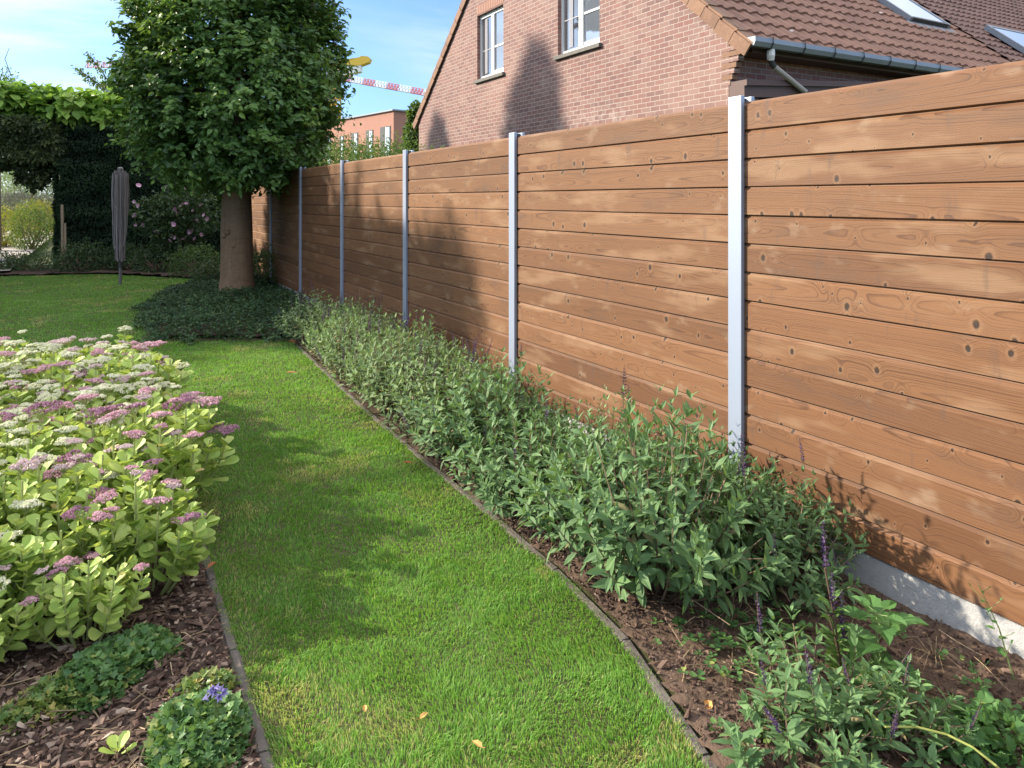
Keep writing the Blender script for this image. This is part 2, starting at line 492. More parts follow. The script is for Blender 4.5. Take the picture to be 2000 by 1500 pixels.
M = {}
M['fence'] = wood_fence()
M['post'] = plain('anodised aluminium', (.31, .36, .47), .45, .35, .05, 3)
M['post_dark'] = plain('post channel lining', (.05, .055, .065), .6, 0, .1)
M['concrete'] = plain('concrete plinth', (.40, .40, .40), .85, 0, .22, 40, .4)
M['edging'] = plain('weathered edging', (.115, .098, .088), .9, 0, .45, 14, .6)
M['grass'] = grassmat()
M['lawn'] = soilmat('lawn soil under the grass', (.070, .078, .030), (.088, .085, .042), (.085, .07, .045))
M['ground'] = soilmat('ground', (.07, .09, .03), (.10, .11, .05), (.09, .08, .05), .3)
M['soil'] = soilmat('garden soil', (.095, .062, .045), (.17, .118, .088), (.05, .032, .024))
M['mulch_soil'] = soilmat('soil under the bark', (.060, .040, .032), (.10, .07, .055), (.03, .02, .016))
M['chips'] = leafmat('bark chips', [(0, (.045, .026, .020)), (.35, (.10, .062, .048)), (.7, (.17, .115, .088)), (.92, (.27, .20, .155)), (1, (.42, .34, .27))], 0, .85, .2)
M['straw'] = leafmat('dry twigs', [(0, (.10, .065, .04)), (.5, (.22, .155, .09)), (1, (.42, .32, .20))], 0, .8, .2)
M['path'] = plain('pale path', (.36, .32, .29), .9, 0, .2, 8, .3)
M['trunk'] = barkmat('brown grey bark', (.135, .080, .044), (.25, .165, .100), 9.0)
M['bark'] = barkmat('brown bark', (.09, .065, .045), (.17, .13, .10))
M['hornbeam'] = leafmat('hornbeam leaves', [(0, (.030, .072, .024)), (.3, (.072, .155, .042)), (.65, (.135, .25, .062)), (.9, (.23, .36, .075)), (.975, (.32, .42, .10)), (1, (.34, .19, .07))], .32, .42, .45)
M['yew'] = leafmat('dark yew needles', [(0, (.007, .019, .010)), (.5, (.015, .037, .018)), (1, (.034, .070, .028))], .05, .6, .3)
M['yew_tip'] = leafmat('fresh yew tips', [(0, (.05, .11, .03)), (.5, (.10, .19, .05)), (1, (.16, .27, .07))], .2, .5, .3)
M['vine'] = leafmat('big vine leaves', [(0, (.09, .20, .035)), (.4, (.18, .33, .055)), (.75, (.28, .44, .08)), (1, (.40, .50, .11))], .4, .5, .35)
M['beech'] = leafmat('arch leaves', [(0, (.018, .034, .014)), (.5, (.038, .062, .024)), (1, (.085, .11, .04))], .2, .5, .35)
M['shrub_dark'] = leafmat('dark shrub leaves', [(0, (.018, .038, .018)), (.5, (.040, .078, .032)), (.9, (.085, .13, .05)), (1, (.15, .16, .07))], .2, .5, .35)
M['shrub_mid'] = leafmat('mid green shrub leaves', [(0, (.04, .085, .02)), (.5, (.085, .16, .035)), (1, (.16, .25, .055))], .3, .5, .35)
M['bush'] = leafmat('light bush leaves', [(0, (.07, .14, .035)), (.5, (.14, .235, .06)), (1, (.24, .32, .10))], .3, .5, .3)
M['willow'] = leafmat('pale grey green leaves', [(0, (.16, .21, .13)), (.5, (.29, .34, .22)), (1, (.46, .49, .37))], .3, .6, .2)
M['gold'] = leafmat('golden leaves', [(0, (.20, .20, .03)), (.5, (.36, .32, .05)), (1, (.52, .42, .10))], .3, .6, .2)
M['lav'] = leafmat('grey lavender stalks', [(0, (.14, .13, .12)), (.5, (.23, .21, .20)), (1, (.34, .31, .30))], .1, .7, .2)
M['vinca'] = leafmat('periwinkle leaves', [(0, (.014, .034, .018)), (.45, (.034, .075, .034)), (.85, (.075, .135, .055)), (1, (.16, .20, .08))], .12, .55, .22)
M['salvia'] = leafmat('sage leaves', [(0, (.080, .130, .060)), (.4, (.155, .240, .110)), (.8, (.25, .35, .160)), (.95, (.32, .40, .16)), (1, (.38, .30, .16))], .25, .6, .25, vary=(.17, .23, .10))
M['salvia_fresh'] = leafmat('fresh sage leaves', [(0, (.05, .11, .035)), (.5, (.10, .20, .055)), (1, (.17, .28, .085))], .28, .5, .3)
M['twig'] = leafmat('brown twigs', [(0, (.075, .048, .034)), (.5, (.145, .098, .070)), (1, (.24, .17, .12))], 0, .85, .2)
M['sedum'] = leafmat('stonecrop leaves', [(0, (.22, .35, .075)), (.4, (.39, .53, .13)), (.75, (.54, .65, .19)), (.95, (.65, .70, .27)), (1, (.60, .47, .20))], .3, .5, .3, (.45, .5, .06))
M['sedum_stem'] = plain('stonecrop stems', (.30, .34, .13), .6, 0, .2, 20)
M['cream'] = leafmat('cream florets', [(0, (.46, .54, .26)), (.35, (.68, .70, .46)), (1, (.84, .81, .66))], .2, .7, .15, (.6, .6, .4))
M['pink'] = leafmat('pink florets', [(0, (.40, .25, .26)), (.4, (.58, .33, .38)), (.8, (.68, .43, .48)), (1, (.76, .58, .58))], .2, .7, .15, (.6, .25, .4))
M['blush'] = leafmat('blush florets', [(0, (.46, .36, .34)), (.5, (.62, .47, .48)), (1, (.76, .64, .60))], .2, .7, .15, (.6, .4, .4))
M['mauve'] = leafmat('mauve florets', [(0, (.24, .12, .17)), (.5, (.38, .19, .27)), (1, (.52, .32, .38))], .2, .7, .15, (.5, .2, .4))
M['spike'] = leafmat('purple florets', [(0, (.028, .016, .045)), (.5, (.065, .038, .105)), (1, (.15, .10, .20))], .15, .6, .2, (.2, .1, .4))
M['spike_faded'] = leafmat('faded florets', [(0, (.13, .08, .085)), (.5, (.22, .15, .16)), (1, (.32, .22, .25))], .1, .7, .2)
M['bell'] = leafmat('bellflower petals', [(0, (.22, .19, .44)), (1, (.42, .38, .64))], .3, .5, .3, (.3, .25, .7))
M['campanula'] = leafmat('bellflower leaves', [(0, (.026, .066, .026)), (.5, (.062, .145, .046)), (.85, (.13, .25, .072)), (1, (.26, .31, .09))], .25, .45, .4)
M['campanula_y'] = leafmat('yellowing bellflower leaves', [(0, (.045, .095, .028)), (.5, (.10, .18, .045)), (.8, (.19, .25, .065)), (1, (.36, .30, .09))], .25, .45, .4)
M['rose'] = leafmat('hibiscus petals', [(0, (.45, .20, .35)), (.5, (.66, .36, .52)), (1, (.80, .60, .72))], .3, .5, .3, (.7, .4, .6))
M['fallen'] = leafmat('fallen leaf', [(0, (.36, .13, .05)), (.5, (.50, .20, .08)), (1, (.62, .36, .12))], .2, .6, .3, (.6, .3, .1))
M['nettle'] = leafmat('nettle leaves', [(0, (.045, .125, .038)), (1, (.095, .21, .06))], .3, .5, .35)
M['brick'] = brick('house brick', 'y')
M['brick_x'] = brick('house brick side', 'x', (.30, .14, .115), (.22, .11, .095), (.34, .20, .165), chalk=False)
M['brick_far'] = brick('far pink brick', 'y', (.42, .23, .17), (.36, .19, .14), (.48, .28, .21), (.42, .28, .22), chalk=False)
M['tile'] = tilemat('brown roof tiles', (.275, .142, .098), (.190, .098, .070))
M['tile_b'] = tilemat('neighbour roof tiles', (.225, .125, .10), (.150, .085, .07), False)
M['verge'] = tilemat('orange brown verge tiles', (.235, .130, .080), (.15, .08, .052), False)
M['zinc'] = plain('grey zinc', (.22, .25, .29), .45, .35, .15, 6)
M['soffit'] = plain('brown painted timber', (.085, .045, .040), .6, 0, .25, 20)
M['white'] = plain('white window plastic', (.78, .78, .78), .4, 0, .04, 4)
M['glass'] = glassmat('window glass', (.10, .115, .14))
M['glass_dark'] = glassmat('dark window glass', (.035, .035, .04))
M['skyglass'] = glassmat('skylight glass', (.22, .27, .33))
M['blind'] = plain('pale curtain', (.42, .42, .46), .8, 0, .1, 8)
M['stone'] = plain('blue stone sill', (.13, .125, .115), .8, 0, .35, 14, .3)
M['pipe'] = plain('pale drainpipe', (.36, .32, .30), .6, 0, .12, 9)
M['pvc'] = plain('white plastic elbow', (.72, .72, .72), .45, 0, .05, 9)
M['dark'] = plain('dark metal', (.05, .05, .052), .5, .3, .1)
M['greypole'] = plain('grey pole', (.16, .15, .155), .5, .3, .1, 6)
M['cover'] = plain('grey mauve line bundle', (.21, .185, .19), .75, 0, .25, 30)
M['line'] = plain('clothes line', (.26, .24, .25), .7, 0, .1)
M['stake'] = barkmat('wooden stake', (.20, .15, .10), (.34, .27, .19))
M['yellow'] = plain('yellow crane paint', (.75, .50, .06), .5, 0, .1, 2)
M['crane_red'] = plain('red crane paint', (.62, .19, .20), .5, 0, .1, 2)
M['crane_white'] = plain('white crane paint', (.82, .82, .82), .5, 0, .04, 2)
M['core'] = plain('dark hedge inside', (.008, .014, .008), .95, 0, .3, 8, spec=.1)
M['petiole'] = plain('green stems', (.13, .19, .06), .6, 0, .2, 20)

# ------------------------------------------------------------------ ground, lawn, beds
def sheet(name, x0, y0, x1, y1, z, m):
    mb = MB(); mb.add([(x0, y0, z), (x1, y0, z), (x1, y1, z), (x0, y1, z)], [(0, 1, 2, 3)])
    return structure(mb.build(name, m))
sheet('ground', -500, -500, 500, 500, -.06, M['ground'])
sheet('lawn', -16, -3, 2.46, 18, 0, M['lawn'])

EDGE = [(-1.0, 1.10), (.6, 1.18), (1.0, 1.25), (1.38, 1.37), (1.71, 1.475), (2.0, 1.535), (2.39, 1.565), (2.8, 1.58), (3.34, 1.585), (4.02, 1.59), (5.08, 1.62), (6.53, 1.69), (8.2, 1.78)]
EY = np.array([a for a, b in EDGE]); EX = np.array([b for a, b in EDGE])
def edge_r(y):
    return np.interp(y, EY, EX)
FX, FZ0, FZ1 = 2.49, .136, 1.889
LBX = .36                       # right-hand edge of the flower bed
LBY = 6.05                      # far end of the flower bed

def bumpy(name, inside, x0, x1, y0, y1, st, amp, m, z0=.006, sc=6.0):
    nx, ny = int((x1 - x0) / st) + 1, int((y1 - y0) / st) + 1
    X, Y = np.meshgrid(np.linspace(x0, x1, nx), np.linspace(y0, y1, ny))
    Z = z0 + amp * (fbm(X * sc, Y * sc, 4) - .25) + amp * .35 * vnoise(X * sc * 7, Y * sc * 7)
    idx = np.arange(nx * ny).reshape(ny, nx)
    Fq = np.stack([idx[:-1, :-1], idx[:-1, 1:], idx[1:, 1:], idx[1:, :-1]], -1).reshape(-1, 4)
    cx = X[:-1, :-1].ravel() + st / 2; cy = Y[:-1, :-1].ravel() + st / 2
    Fq = Fq[inside(cx, cy)]
    mb = MB(); mb.add(np.stack([X, Y, Z], -1).reshape(-1, 3), Fq)
    o = mb.build(name, m, smooth=True)
    return structure(o)
def in_rbed(x, y): return (x > edge_r(y) + .004) & (x < FX + .02)
bumpy('garden_bed', in_rbed, 1.1, FX + .01, .4, 8.3, .022, .045, M['soil'])
bumpy('garden_bed', lambda x, y: (x < LBX + .01) & (y < LBY), -5.0, LBX + .03, .8, LBY, .03, .04, M['mulch_soil'])
def vinca_in(x, y):
    xl = np.interp(y, [7.4, 8.45, 10.9, 12.5, 14.6], [.75, .46, .48, .9, 1.75])
    return (x > xl) & (y > 8.42 - (x - .5) * .56) & (x < FX) & (y < 14.6)
bumpy('garden_bed', lambda x, y: vinca_in(x - .08, y - .10), .4, FX + .01, 7.3, 14.6, .05, .05, M['mulch_soil'], .01)
def far_edge(x):
    return np.interp(x, [-9, -4, -1.6, .1, 1.3, 1.75], [17.6, 17.3, 16.9, 16.4, 14.9, 14.3])
bumpy('garden_bed', lambda x, y: y > far_edge(x), -9, 3.2, 14.2, 19, .08, .06, M['mulch_soil'], .01, 3)
sheet('path', -3.4, 17.3, -1.5, 40, .075, M['path'])

def in_lawn(x, y):
    ok = (x < edge_r(y) - .012 + .03 * vnoise(x * 3 + y * 9, y * 14) ** 2) | ((y > 8.2) & (x < FX))
    ok &= ~((x < LBX + .045 - .05 * vnoise(y * 11, x)) & (y < LBY + .02))
    ok &= ~vinca_in(x, y)
    ok &= y < far_edge(x)
    ok &= ~((y > 7.75) & (x > 1.62))
    return ok

# edging stones along both beds
def edging(pts, label, group, w=.036):
    n = 0
    for (xa, ya), (xb, yb) in zip(pts[:-1], pts[1:]):
        a, b = np.array([xa, ya, 0.]), np.array([xb, yb, 0.])
        d = unit(b - a); s = np.array([-d[1], d[0], 0])
        mb = MB()
        L = np.linalg.norm(b - a) - .008
        k = 10
        prof = [(-w / 2, -.1), (-w / 2, .003), (-w / 2 + .008, .010), (w / 2 - .008, .010), (w / 2, .003), (w / 2, -.1)]
        V = []
        for i in range(k + 1):
            q = a + d * (L * i / k)
            for j, (px, pz) in enumerate(prof):
                jt = .005 * (vnoise(q[0] * 31 + j * 5.1, q[1] * 31) - .5)
                V.append(q + s * (px + jt) + np.array([0, 0, pz + jt]))
        Fc = []
        m = len(prof)
        for i in range(k):
            for j in range(m):
                j2 = (j + 1) % m
                Fc.append((i * m + j, i * m + j2, (i + 1) * m + j2, (i + 1) * m + j))
        Fc += [tuple(range(m - 1, -1, -1)), tuple(k * m + j for j in range(m))]
        c = (a + b) / 2
        mb.add(np.array(V) - c, Fc)
        o = mb.build('edging_stone', M['edging'], loc=tuple(c))
        tag(o, label % ORD[n], 'edging stone', group)
        n += 1
def along(ys, f): return [(float(f(y)), float(y)) for y in ys]
edging(along([.95, 1.42, 1.92, 2.42, 2.92, 3.42, 3.92, 4.42, 4.92, 5.42, 5.92, 6.42, 6.92, 7.5], edge_r),
       'dark weathered edging stone between lawn and sage bed, %s from the camera', 'edging stones along the sage bed')
edging(along([1.0, 1.5, 2.0, 2.5, 3.0, 3.5, 4.0, 4.5, 5.0, 5.5, 6.0], lambda y: LBX + .02),
       'worn edging stone between stonecrop bed and lawn, %s from the camera', 'edging stones along the stonecrop bed')

# grass blades (nobody could count them)
def grass():
    rng = np.random.default_rng(5)
    mb = MB()
    def zone(x0, x1, y0, y1, f0, f1, dens, wd, h0, h1):
        n = int((x1 - x0) * (y1 - y0) * dens)
        x = rng.uniform(x0, x1, n); y = rng.uniform(y0, y1, n)
        fwd = SY * x + CY * y; lat = CY * x - SY * y
        ok = in_lawn(x, y) & (fwd > f0) & (fwd <= f1) & (np.abs(lat) < (.78 if f0 < 4 else 1.25) * fwd + .3)
        x, y, fwd = x[ok], y[ok], fwd[ok]
        n = len(x)
        cl = fbm(x * 9, y * 9, 2); big = fbm(x * 1.1 + 7, y * 1.1, 3)
        dry = fbm(x * 3.3 + 40, y * 3.3 + 11, 3)
        h = (h0 + (h1 - h0) * rng.random(n)) * (.45 + .7 * cl)
        th = rng.random(n) * 2 * math.pi
        th2 = fbm(x * 5 + 3, y * 5 + 90, 2) * 12
        lean = .25 + .75 * rng.random(n)
        dx = np.cos(th) * .6 + np.cos(th2) * .7; dy = np.sin(th) * .6 + np.sin(th2) * .7
        off = np.stack([dx, dy, np.zeros(n)], 1) * (h * lean * .8)[:, None]
        base = np.stack([x, y, np.zeros(n) - .002], 1)
        ph = rng.random(n) * math.pi * 2
        sd = np.stack([np.cos(ph), np.sin(ph), np.zeros(n)], 1) * (wd * (.6 + .7 * rng.random(n)))[:, None] * .5
        up = np.zeros((n, 3)); up[:, 2] = h
        mid = base + off * .38 + up * .6
        tip = base + off * 1.1 + up * (1.0 - .35 * lean[:, None])
        V = np.stack([base - sd, base + sd, mid + sd * .85, mid - sd * .85, tip], 1).reshape(-1, 3)
        o = np.arange(n)[:, None] * 5
        r = np.clip(.22 + .55 * (big - .2) + .22 * rng.normal(size=n), 0, .83)
        near_edge = np.exp(-np.abs(x - LBX - .08) / .10) * (y < 6) * .25
        pst = .035 + np.clip((dry - .60) * 4.0, 0, .6) + near_edge
        straw = rng.random(n) < pst
        r[straw] = rng.uniform(.86, 1.0, straw.sum())
        n0 = mb.n
        mb.v.append(V); mb.r.append(np.repeat(r, 5).astype(np.float32)); mb.n += n * 5
        mb.f.append((np.array([[0, 1, 2, 3]]) + o + n0, 0)); mb.f.append((np.array([[3, 2, 4]]) + o + n0, 0))
    zone(.2, 1.7, 1.0, 4.6, 1.2, 3.0, 40000, .0027, .016, .034)
    zone(.2, 1.8, 2.2, 7.0, 3.0, 4.6, 19000, .0038, .016, .034)
    zone(-6, 2.0, 3.5, 11, 4.6, 7.5, 9500, .0055, .016, .030)
    zone(-13, 2.2, 5.0, 17, 7.5, 11, 4200, .0085, .016, .028)
    zone(-15.5, 2.2, 8.0, 18, 11, 19, 2400, .012, .016, .028)
    # straggling longer tufts along the borders
    o = mb.build('grass', M['grass'])
    return tag(o, 'short green lawn grass with a few dry yellow patches', 'grass', None, 'stuff')
grass()

# ------------------------------------------------------------------ timber fence
def fence():
    root = thing('timber_fence', 'tall brown horizontal board fence with grey metal posts along the right side of the garden', 'fence', (FX, 8.0, 0))
    loc = (-FX, -8.0, 0)
    rng = np.random.default_rng(11)
    ys = [2.35 + 2.02 * k for k in range(-2, 7)]
    H = (FZ1 - FZ0) / 14
    for i, (ya, yb) in enumerate(zip(ys[:-1], ys[1:])):
        mb = MB()
        for k in range(14):
            z = FZ0 + k * H
            bid, b2 = rng.random(), rng.random()
            xo = rng.uniform(-.0015, .0015)
            # profile from the bottom back round the face to the top back; x measured towards the garden
            prof = [(.026, .003), (.011, .0025), (.0, .0068), (.0, H - .0135), (.010, H - .0035), (.0135, H + .004), (.026, H + .004)]
            n = 24
            Y = np.linspace(ya + .012, yb - .012, n)
            V, ZL = [], []
            ph = rng.random() * 50
            for yv in Y:
                wv = .0016 * (vnoise(yv * 2.2 + ph, k * 3.7) - .5)
                wz = .0022 * (vnoise(yv * 5.5 + ph, k * 9.1 + 5) - .5)
                for j, (px, pz) in enumerate(prof):
                    V.append((FX + px + xo + wv, yv, z + pz + (wz if j in (3, 4) else 0)))
                    ZL.append(pz)
            m = len(prof)
            Fc = [(a * m + j, a * m + j + 1, (a + 1) * m + j + 1, (a + 1) * m + j) for a in range(n - 1) for j in range(m - 1)]
            mb.add(V, Fc, 0, .5, bid=bid, bid2=b2, zl=np.array(ZL))
        # flat top of the highest board
        z = FZ1 + .004
        box(mb, (FX + .0140, ya + .012, z - .03), (FX + .0262, yb - .012, z + .0004), 0, .5, bid=.5, bid2=.3, zl=.06)
        mb.build('board_panel', M['fence'], root, loc=loc)
        pm = MB(); box(pm, (FX + .006, ya + .011, -.25), (FX + .04, yb - .011, FZ0 - .001))
        pm.build('concrete_plinth', M['concrete'], root, loc=loc)
    for y in ys:
        pm = MB()
        w = .039
        box(pm, (FX - .022, y - w, -.25), (FX - .0005, y + w, 1.920))
        box(pm, (FX + .042, y - w, -.25), (FX + .062, y + w, 1.920))
        box(pm, (FX - .0005, y - .008, -.25), (FX + .042, y + .008, 1.915), 1)
        o = pm.build('post', [M['post'], M['post_dark']], root, loc=loc)
        bv = o.modifiers.new('bevel', 'BEVEL'); bv.width = .0025; bv.segments = 2; bv.limit_method = 'ANGLE'
fence()

# ------------------------------------------------------------------ houses behind the fence
HX = 7.1
EAVE_Y, EAVE_Z, RIDGE_Y, SL = 6.60, 3.45, 12.05, .854
def roof_z(y): return EAVE_Z + SL * (y - EAVE_Y)
SC = 1 / math.hypot(1, SL)
UPV = np.array([0, SC, SL * SC]); NRM = np.array([0, -SL * SC, SC])

def tiles(mb, x0, x1, s0, s1, course, wid, off, seed):
    """courses of wavy tiles on the slope facing the garden; s runs up the slope from the eave"""
    rng = np.random.default_rng(seed)
    org = np.array([0, EAVE_Y, EAVE_Z]) + NRM * off
    per = 8
    nx = int((x1 - x0) / wid * per)
    xs = x0 + np.arange(nx + 1) * wid / per
    ph = (np.arange(nx + 1) % per) / per
    prof = .030 * np.clip(.5 + .62 * np.cos(2 * math.pi * ph), 0, 1)
    tid = np.arange(nx + 1) // per
    s = s0; k = 0
    while s < s1:
        jit = rng.normal(size=tid.max() + 1) * .004
        tone = np.clip(rng.normal(.5, .25, tid.max() + 1), 0, 1)
        e = s + course
        rows = []
        for ss, lift in ((s - .012, -.012), (s, .032), (e, .0)):
            P = org + UPV * ss + NRM * 0
            V = np.stack([xs, np.full_like(xs, P[1]), np.full_like(xs, P[2])], 1)
            h = (prof + lift if lift >= 0 else prof * .15 + lift)
            h = h + (jit[tid] if lift == .032 else 0)
            rows.append(V + NRM * h[:, None])
        V = np.concatenate(rows); n = nx + 1
        i = np.arange(nx)
        Fq = np.concatenate([np.stack([i + a * n, i + 1 + a * n, i + 1 + (a + 1) * n, i + (a + 1) * n], 1) for a in (0, 1)])
        mb.add(V, Fq, 0, np.tile(tone[tid], 3))
        s = e; k += 1

def skylight(root, loc, x0, x1, y0, y1, lift, opened=0.0):
    """roof window: frame, pane and apron flashing, lying on the slope"""
    c = np.array([(x0 + x1) / 2, (y0 + y1) / 2, roof_z((y0 + y1) / 2)]) + NRM * lift
    hx = (x1 - x0) / 2; hs = (y1 - y0) / 2 / SC
    ax = np.array([1., 0, 0])
    up, nr = UPV, NRM
    fm = MB()
    w = .06
    obox(fm, c + ax * (hx - w / 2), ax * w / 2, up * hs, nr * .05)
    obox(fm, c - ax * (hx - w / 2), ax * w / 2, up * hs, nr * .05)
    obox(fm, c + up * (hs - w / 2), ax * (hx - w - .001), up * w / 2, nr * .048)
    obox(fm, c - up * (hs - w / 2), ax * (hx - w - .001), up * w / 2, nr * .048, 1)
    sk = fm.build('skylight', [M['zinc'], M['dark']], root, loc=loc)
    gm = MB(); obox(gm, c + nr * .03, ax * (hx - w - .001), up * (hs - w - .001), nr * .008)
    gm.build('pane', M['skyglass'], sk)
    am = MB()
    n = 40
    xs = np.linspace(x0 - .12, x1 + .12, n)
    hh = .012 * np.cos(np.arange(n) * math.pi)
    b0 = c - up * (hs + .002) - nr * (lift - .055); b1 = b0 - up * .16
    V = [np.array([x, b[1], b[2]]) + nr * h for b in (b0, b1) for x, h in zip(xs, hh)]
    am.add(V, [(i, i + 1, n + i + 1, n + i) for i in range(n - 1)])
    am.build('flashing', M['zinc'], sk)
    return sk

def house():
    L = (HX, 12.05, 0)
    root = thing('brick_house', 'pinkish brick house with steep brown tiled roof and two white gable windows behind the fence', 'house', L)
    loc = tuple(-a for a in L)
    y0, y1 = 6.86, 17.35
    def top(y): return roof_z(y) - .06 if y <= RIDGE_Y else roof_z(2 * RIDGE_Y - y) - .06
    wins = [(9.66, 10.9, 4.0, 5.4), (12.9, 14.07, 4.02, 5.4)]
    wm = MB()
    cuts = sorted([y0, RIDGE_Y, y1] + [v for w in wins for v in w[:2]])
    def quad(ya, yb, za, zb0, zb1, x=HX, rev=False):
        wm.add([(x, ya, za), (x, yb, za), (x, yb, zb1), (x, ya, zb0)], [(3, 2, 1, 0)], 0)
    for a, b in zip(cuts[:-1], cuts[1:]):
        w = [q for q in wins if abs(q[0] - a) < 1e-6]
        if w:
            quad(a, b, -.1, w[0][2], w[0][2]); quad(a, b, w[0][3], top(a), top(b))
        else:
            quad(a, b, -.1, top(a), top(b))
    dp = .12
    for a, b, za, zb in wins:            # reveals
        for yv in (a, b):
            wm.add([(HX, yv, za), (HX + dp, yv, za), (HX + dp, yv, zb), (HX, yv, zb)], [(0, 1, 2, 3)], 1)
        wm.add([(HX, a, zb), (HX, b, zb), (HX + dp, b, zb), (HX + dp, a, zb)], [(0, 1, 2, 3)], 2)
    # side wall under the gutter and the far sides
    wm.add([(HX, y0, -.1), (14.4, y0, -.1), (14.4, y0, 3.6), (HX, y0, 3.6)], [(0, 1, 2, 3)], 1)
    wm.add([(HX, y1, -.1), (14.4, y1, -.1), (14.4, y1, 3.5), (HX, y1, 3.5)], [(3, 2, 1, 0)], 1)
    wm.build('wall', [M['brick'], M['brick_x'], M['soffit']], root, loc=loc)
    cm = MB()                            # stepped corner bricks carrying the eave
    for i in range(7):
        z = 2.93 + i * .0745
        yo = .03 + .034 * i
        box(cm, (HX - .004, y0 - yo, z + .006), (HX + .10, y0 + .12, z + .0705), i % 2, .5)
    cm.build('corbel', [M['brick'], M['verge']], root, loc=loc)
    for (a, b, za, zb) in wins:
        fm = MB()
        X0, X1 = HX + .075, HX + .13
        w = .055
        def bar(ya, yb, z0, z1, d=0.0, mat=0):
            box(fm, (X0 + d, ya, z0), (X1 + d * .5, yb, z1), mat)
        bar(a, b, za, za + .075); bar(a, b, zb - .07, zb)
        bar(a, a + w, za + .076, zb - .071); bar(b - w, b, za + .076, zb - .071)
        mid = a + (b - a) * .5
        bar(mid - .06, mid + .06, za + .076, zb - .071, -.012)
        # near sash (drawn shut): its own frame and a glazing bar
        bar(a + w + .001, mid - .061, za + .077, za + .13, .004); bar(a + w + .001, a + w + .05, za + .131, zb - .072, .004)
        zb_ = za + .62
        bar(a + w + .051, mid - .061, zb_ - .018, zb_ + .018, .006)
        wn = fm.build('window', M['white'], root, loc=loc)
        gm = MB(); box(gm, (X0 + .022, a + w + .002, za + .1), (X0 + .03, mid - .062, zb - .08))
        gm.build('pane', M['glass'], wn)
        gm = MB(); box(gm, (X0 + .03, mid + .062, za + .077), (X0 + .036, b - w - .001, zb - .072), 0)
        gm.build('pane', M['glass_dark'], wn)
        cm2 = MB()
        yv = mid + .28
        n = 14
        for q in range(n):
            yy = yv + .12 * q / n
            box(cm2, (X0 + .016 + .006 * (q % 2), yy, za + .12), (X0 + .020 + .006 * (q % 2), yy + .0085, zb - .1))
        box(cm2, (X0 + .018, mid + .07, zb_ - .01), (X0 + .024, b - w - .01, zb_ + .004))
        cm2.build('curtain', M['blind'], wn)
        sm = MB(); box(sm, (HX - .06, a - .06, za - .065), (HX + .115, b + .06, za - .001))
        sm.build('sill', M['stone'], root, loc=loc)
        lm = MB()
        box(lm, (HX + .002, a, zb - .001), (HX + .09, b, zb + .02))
        lm.build('lintel', M['soffit'], root, loc=loc)
        # soldier course over the window
        sc = MB(); k = int((b - a) / .0745)
        for q in range(k):
            yy = a + (b - a) * q / k
            box(sc, (HX - .006, yy + .006, zb + .026), (HX + .05, yy + (b - a) / k - .006, zb + .215), 0, .5)
        sc.build('brick_arch', M['brick_s'], root, loc=loc)
    rm = MB()
    tiles(rm, HX + .02, 14.4, -.10, 7.2, .335, .226, .02, 3)
    o = rm.build('roof', M['tile'], root, loc=loc)
    bm = MB()
    for ya, za, yb, zb in ((EAVE_Y - .1, roof_z(EAVE_Y - .1) - .02, RIDGE_Y, roof_z(RIDGE_Y) - .02), (2 * RIDGE_Y - EAVE_Y + .1, roof_z(EAVE_Y - .1) - .02, RIDGE_Y, roof_z(RIDGE_Y) - .02)):
        bm.add([(HX - .02, ya, za), (14.4, ya, za), (14.4, yb, zb), (HX - .02, yb, zb)], [(0, 1, 2, 3)])
    bm.build('roof_deck', M['soffit'], root, loc=loc)
    vm = MB(); rng = np.random.default_rng(4)
    for side in (1, -1):                 # verge tiles down both slopes of the gable
        s = -.16
        while s < 7.1:
            l = .345
            c0 = np.array([0, EAVE_Y, EAVE_Z]) + UPV * (s + l / 2) + NRM * (.045 + .006 * rng.random())
            tl = UPV + NRM * (-.055)
            nv = NRM
            if side == -1:
                c0[1] = 2 * RIDGE_Y - c0[1]; tl = tl * [1, -1, 1]; nv = nv * [1, -1, 1]
            obox(vm, c0 + [HX - .045, 0, 0] - nv * .085, np.array([.014, 0, 0]), tl * l * .5, nv * .085, 0, rng.random())
            obox(vm, c0 + [HX + .05, 0, 0] + nv * .012, np.array([.082, 0, 0]), tl * l * .5, nv * .014, 0, rng.random())
            s += .335
    vm.build('verge', M['verge'], root, loc=loc)
    # gutter: an open trough
    gy, gz = EAVE_Y - .125, EAVE_Z + .005
    prof = [(-.075, .03), (-.082, .03), (-.085, -.03), (-.055, -.085), (.05, -.085), (.075, -.03), (.075, .035), (.068, .035), (.066, -.03), (.045, -.077), (-.05, -.077), (-.076, -.028)]
    gm = MB()
    m = len(prof)
    V = [(x, gy + a, gz + b) for x in (HX - .03, 14.4) for a, b in prof]
    gm.add(V, [(j, (j + 1) % m, m + (j + 1) % m, m + j) for j in range(m)])
    for x in (HX - .03, 14.392):
        gm.add([(x, gy + a, gz + b) for a, b in [prof[1], prof[2], prof[3], prof[4], prof[5], prof[6]]] + [(x + .008, gy + a, gz + b) for a, b in [prof[1], prof[2], prof[3], prof[4], prof[5], prof[6]]],
               [(0, 1, 2, 3, 4, 5), (11, 10, 9, 8, 7, 6), (0, 6, 7, 1), (1, 7, 8, 2), (2, 8, 9, 3), (3, 9, 10, 4), (4, 10, 11, 5), (5, 11, 6, 0)])
    g = gm.build('gutter', M['zinc'], root, loc=loc)
    for i in range(12):
        x = HX + .28 + .6 * i
        bk = MB()
        tube(bk, [(x, gy + .08, gz + .045), (x, gy - .02, gz + .05), (x, gy - .09, gz + .04), (x, gy - .096, gz - .03), (x, gy - .06, gz - .095), (x, gy + .04, gz - .095), (x, gy + .1, gz - .05)], .008, 5)
        bk.build('gutter_bracket', M['dark'], g)
    fm = MB()
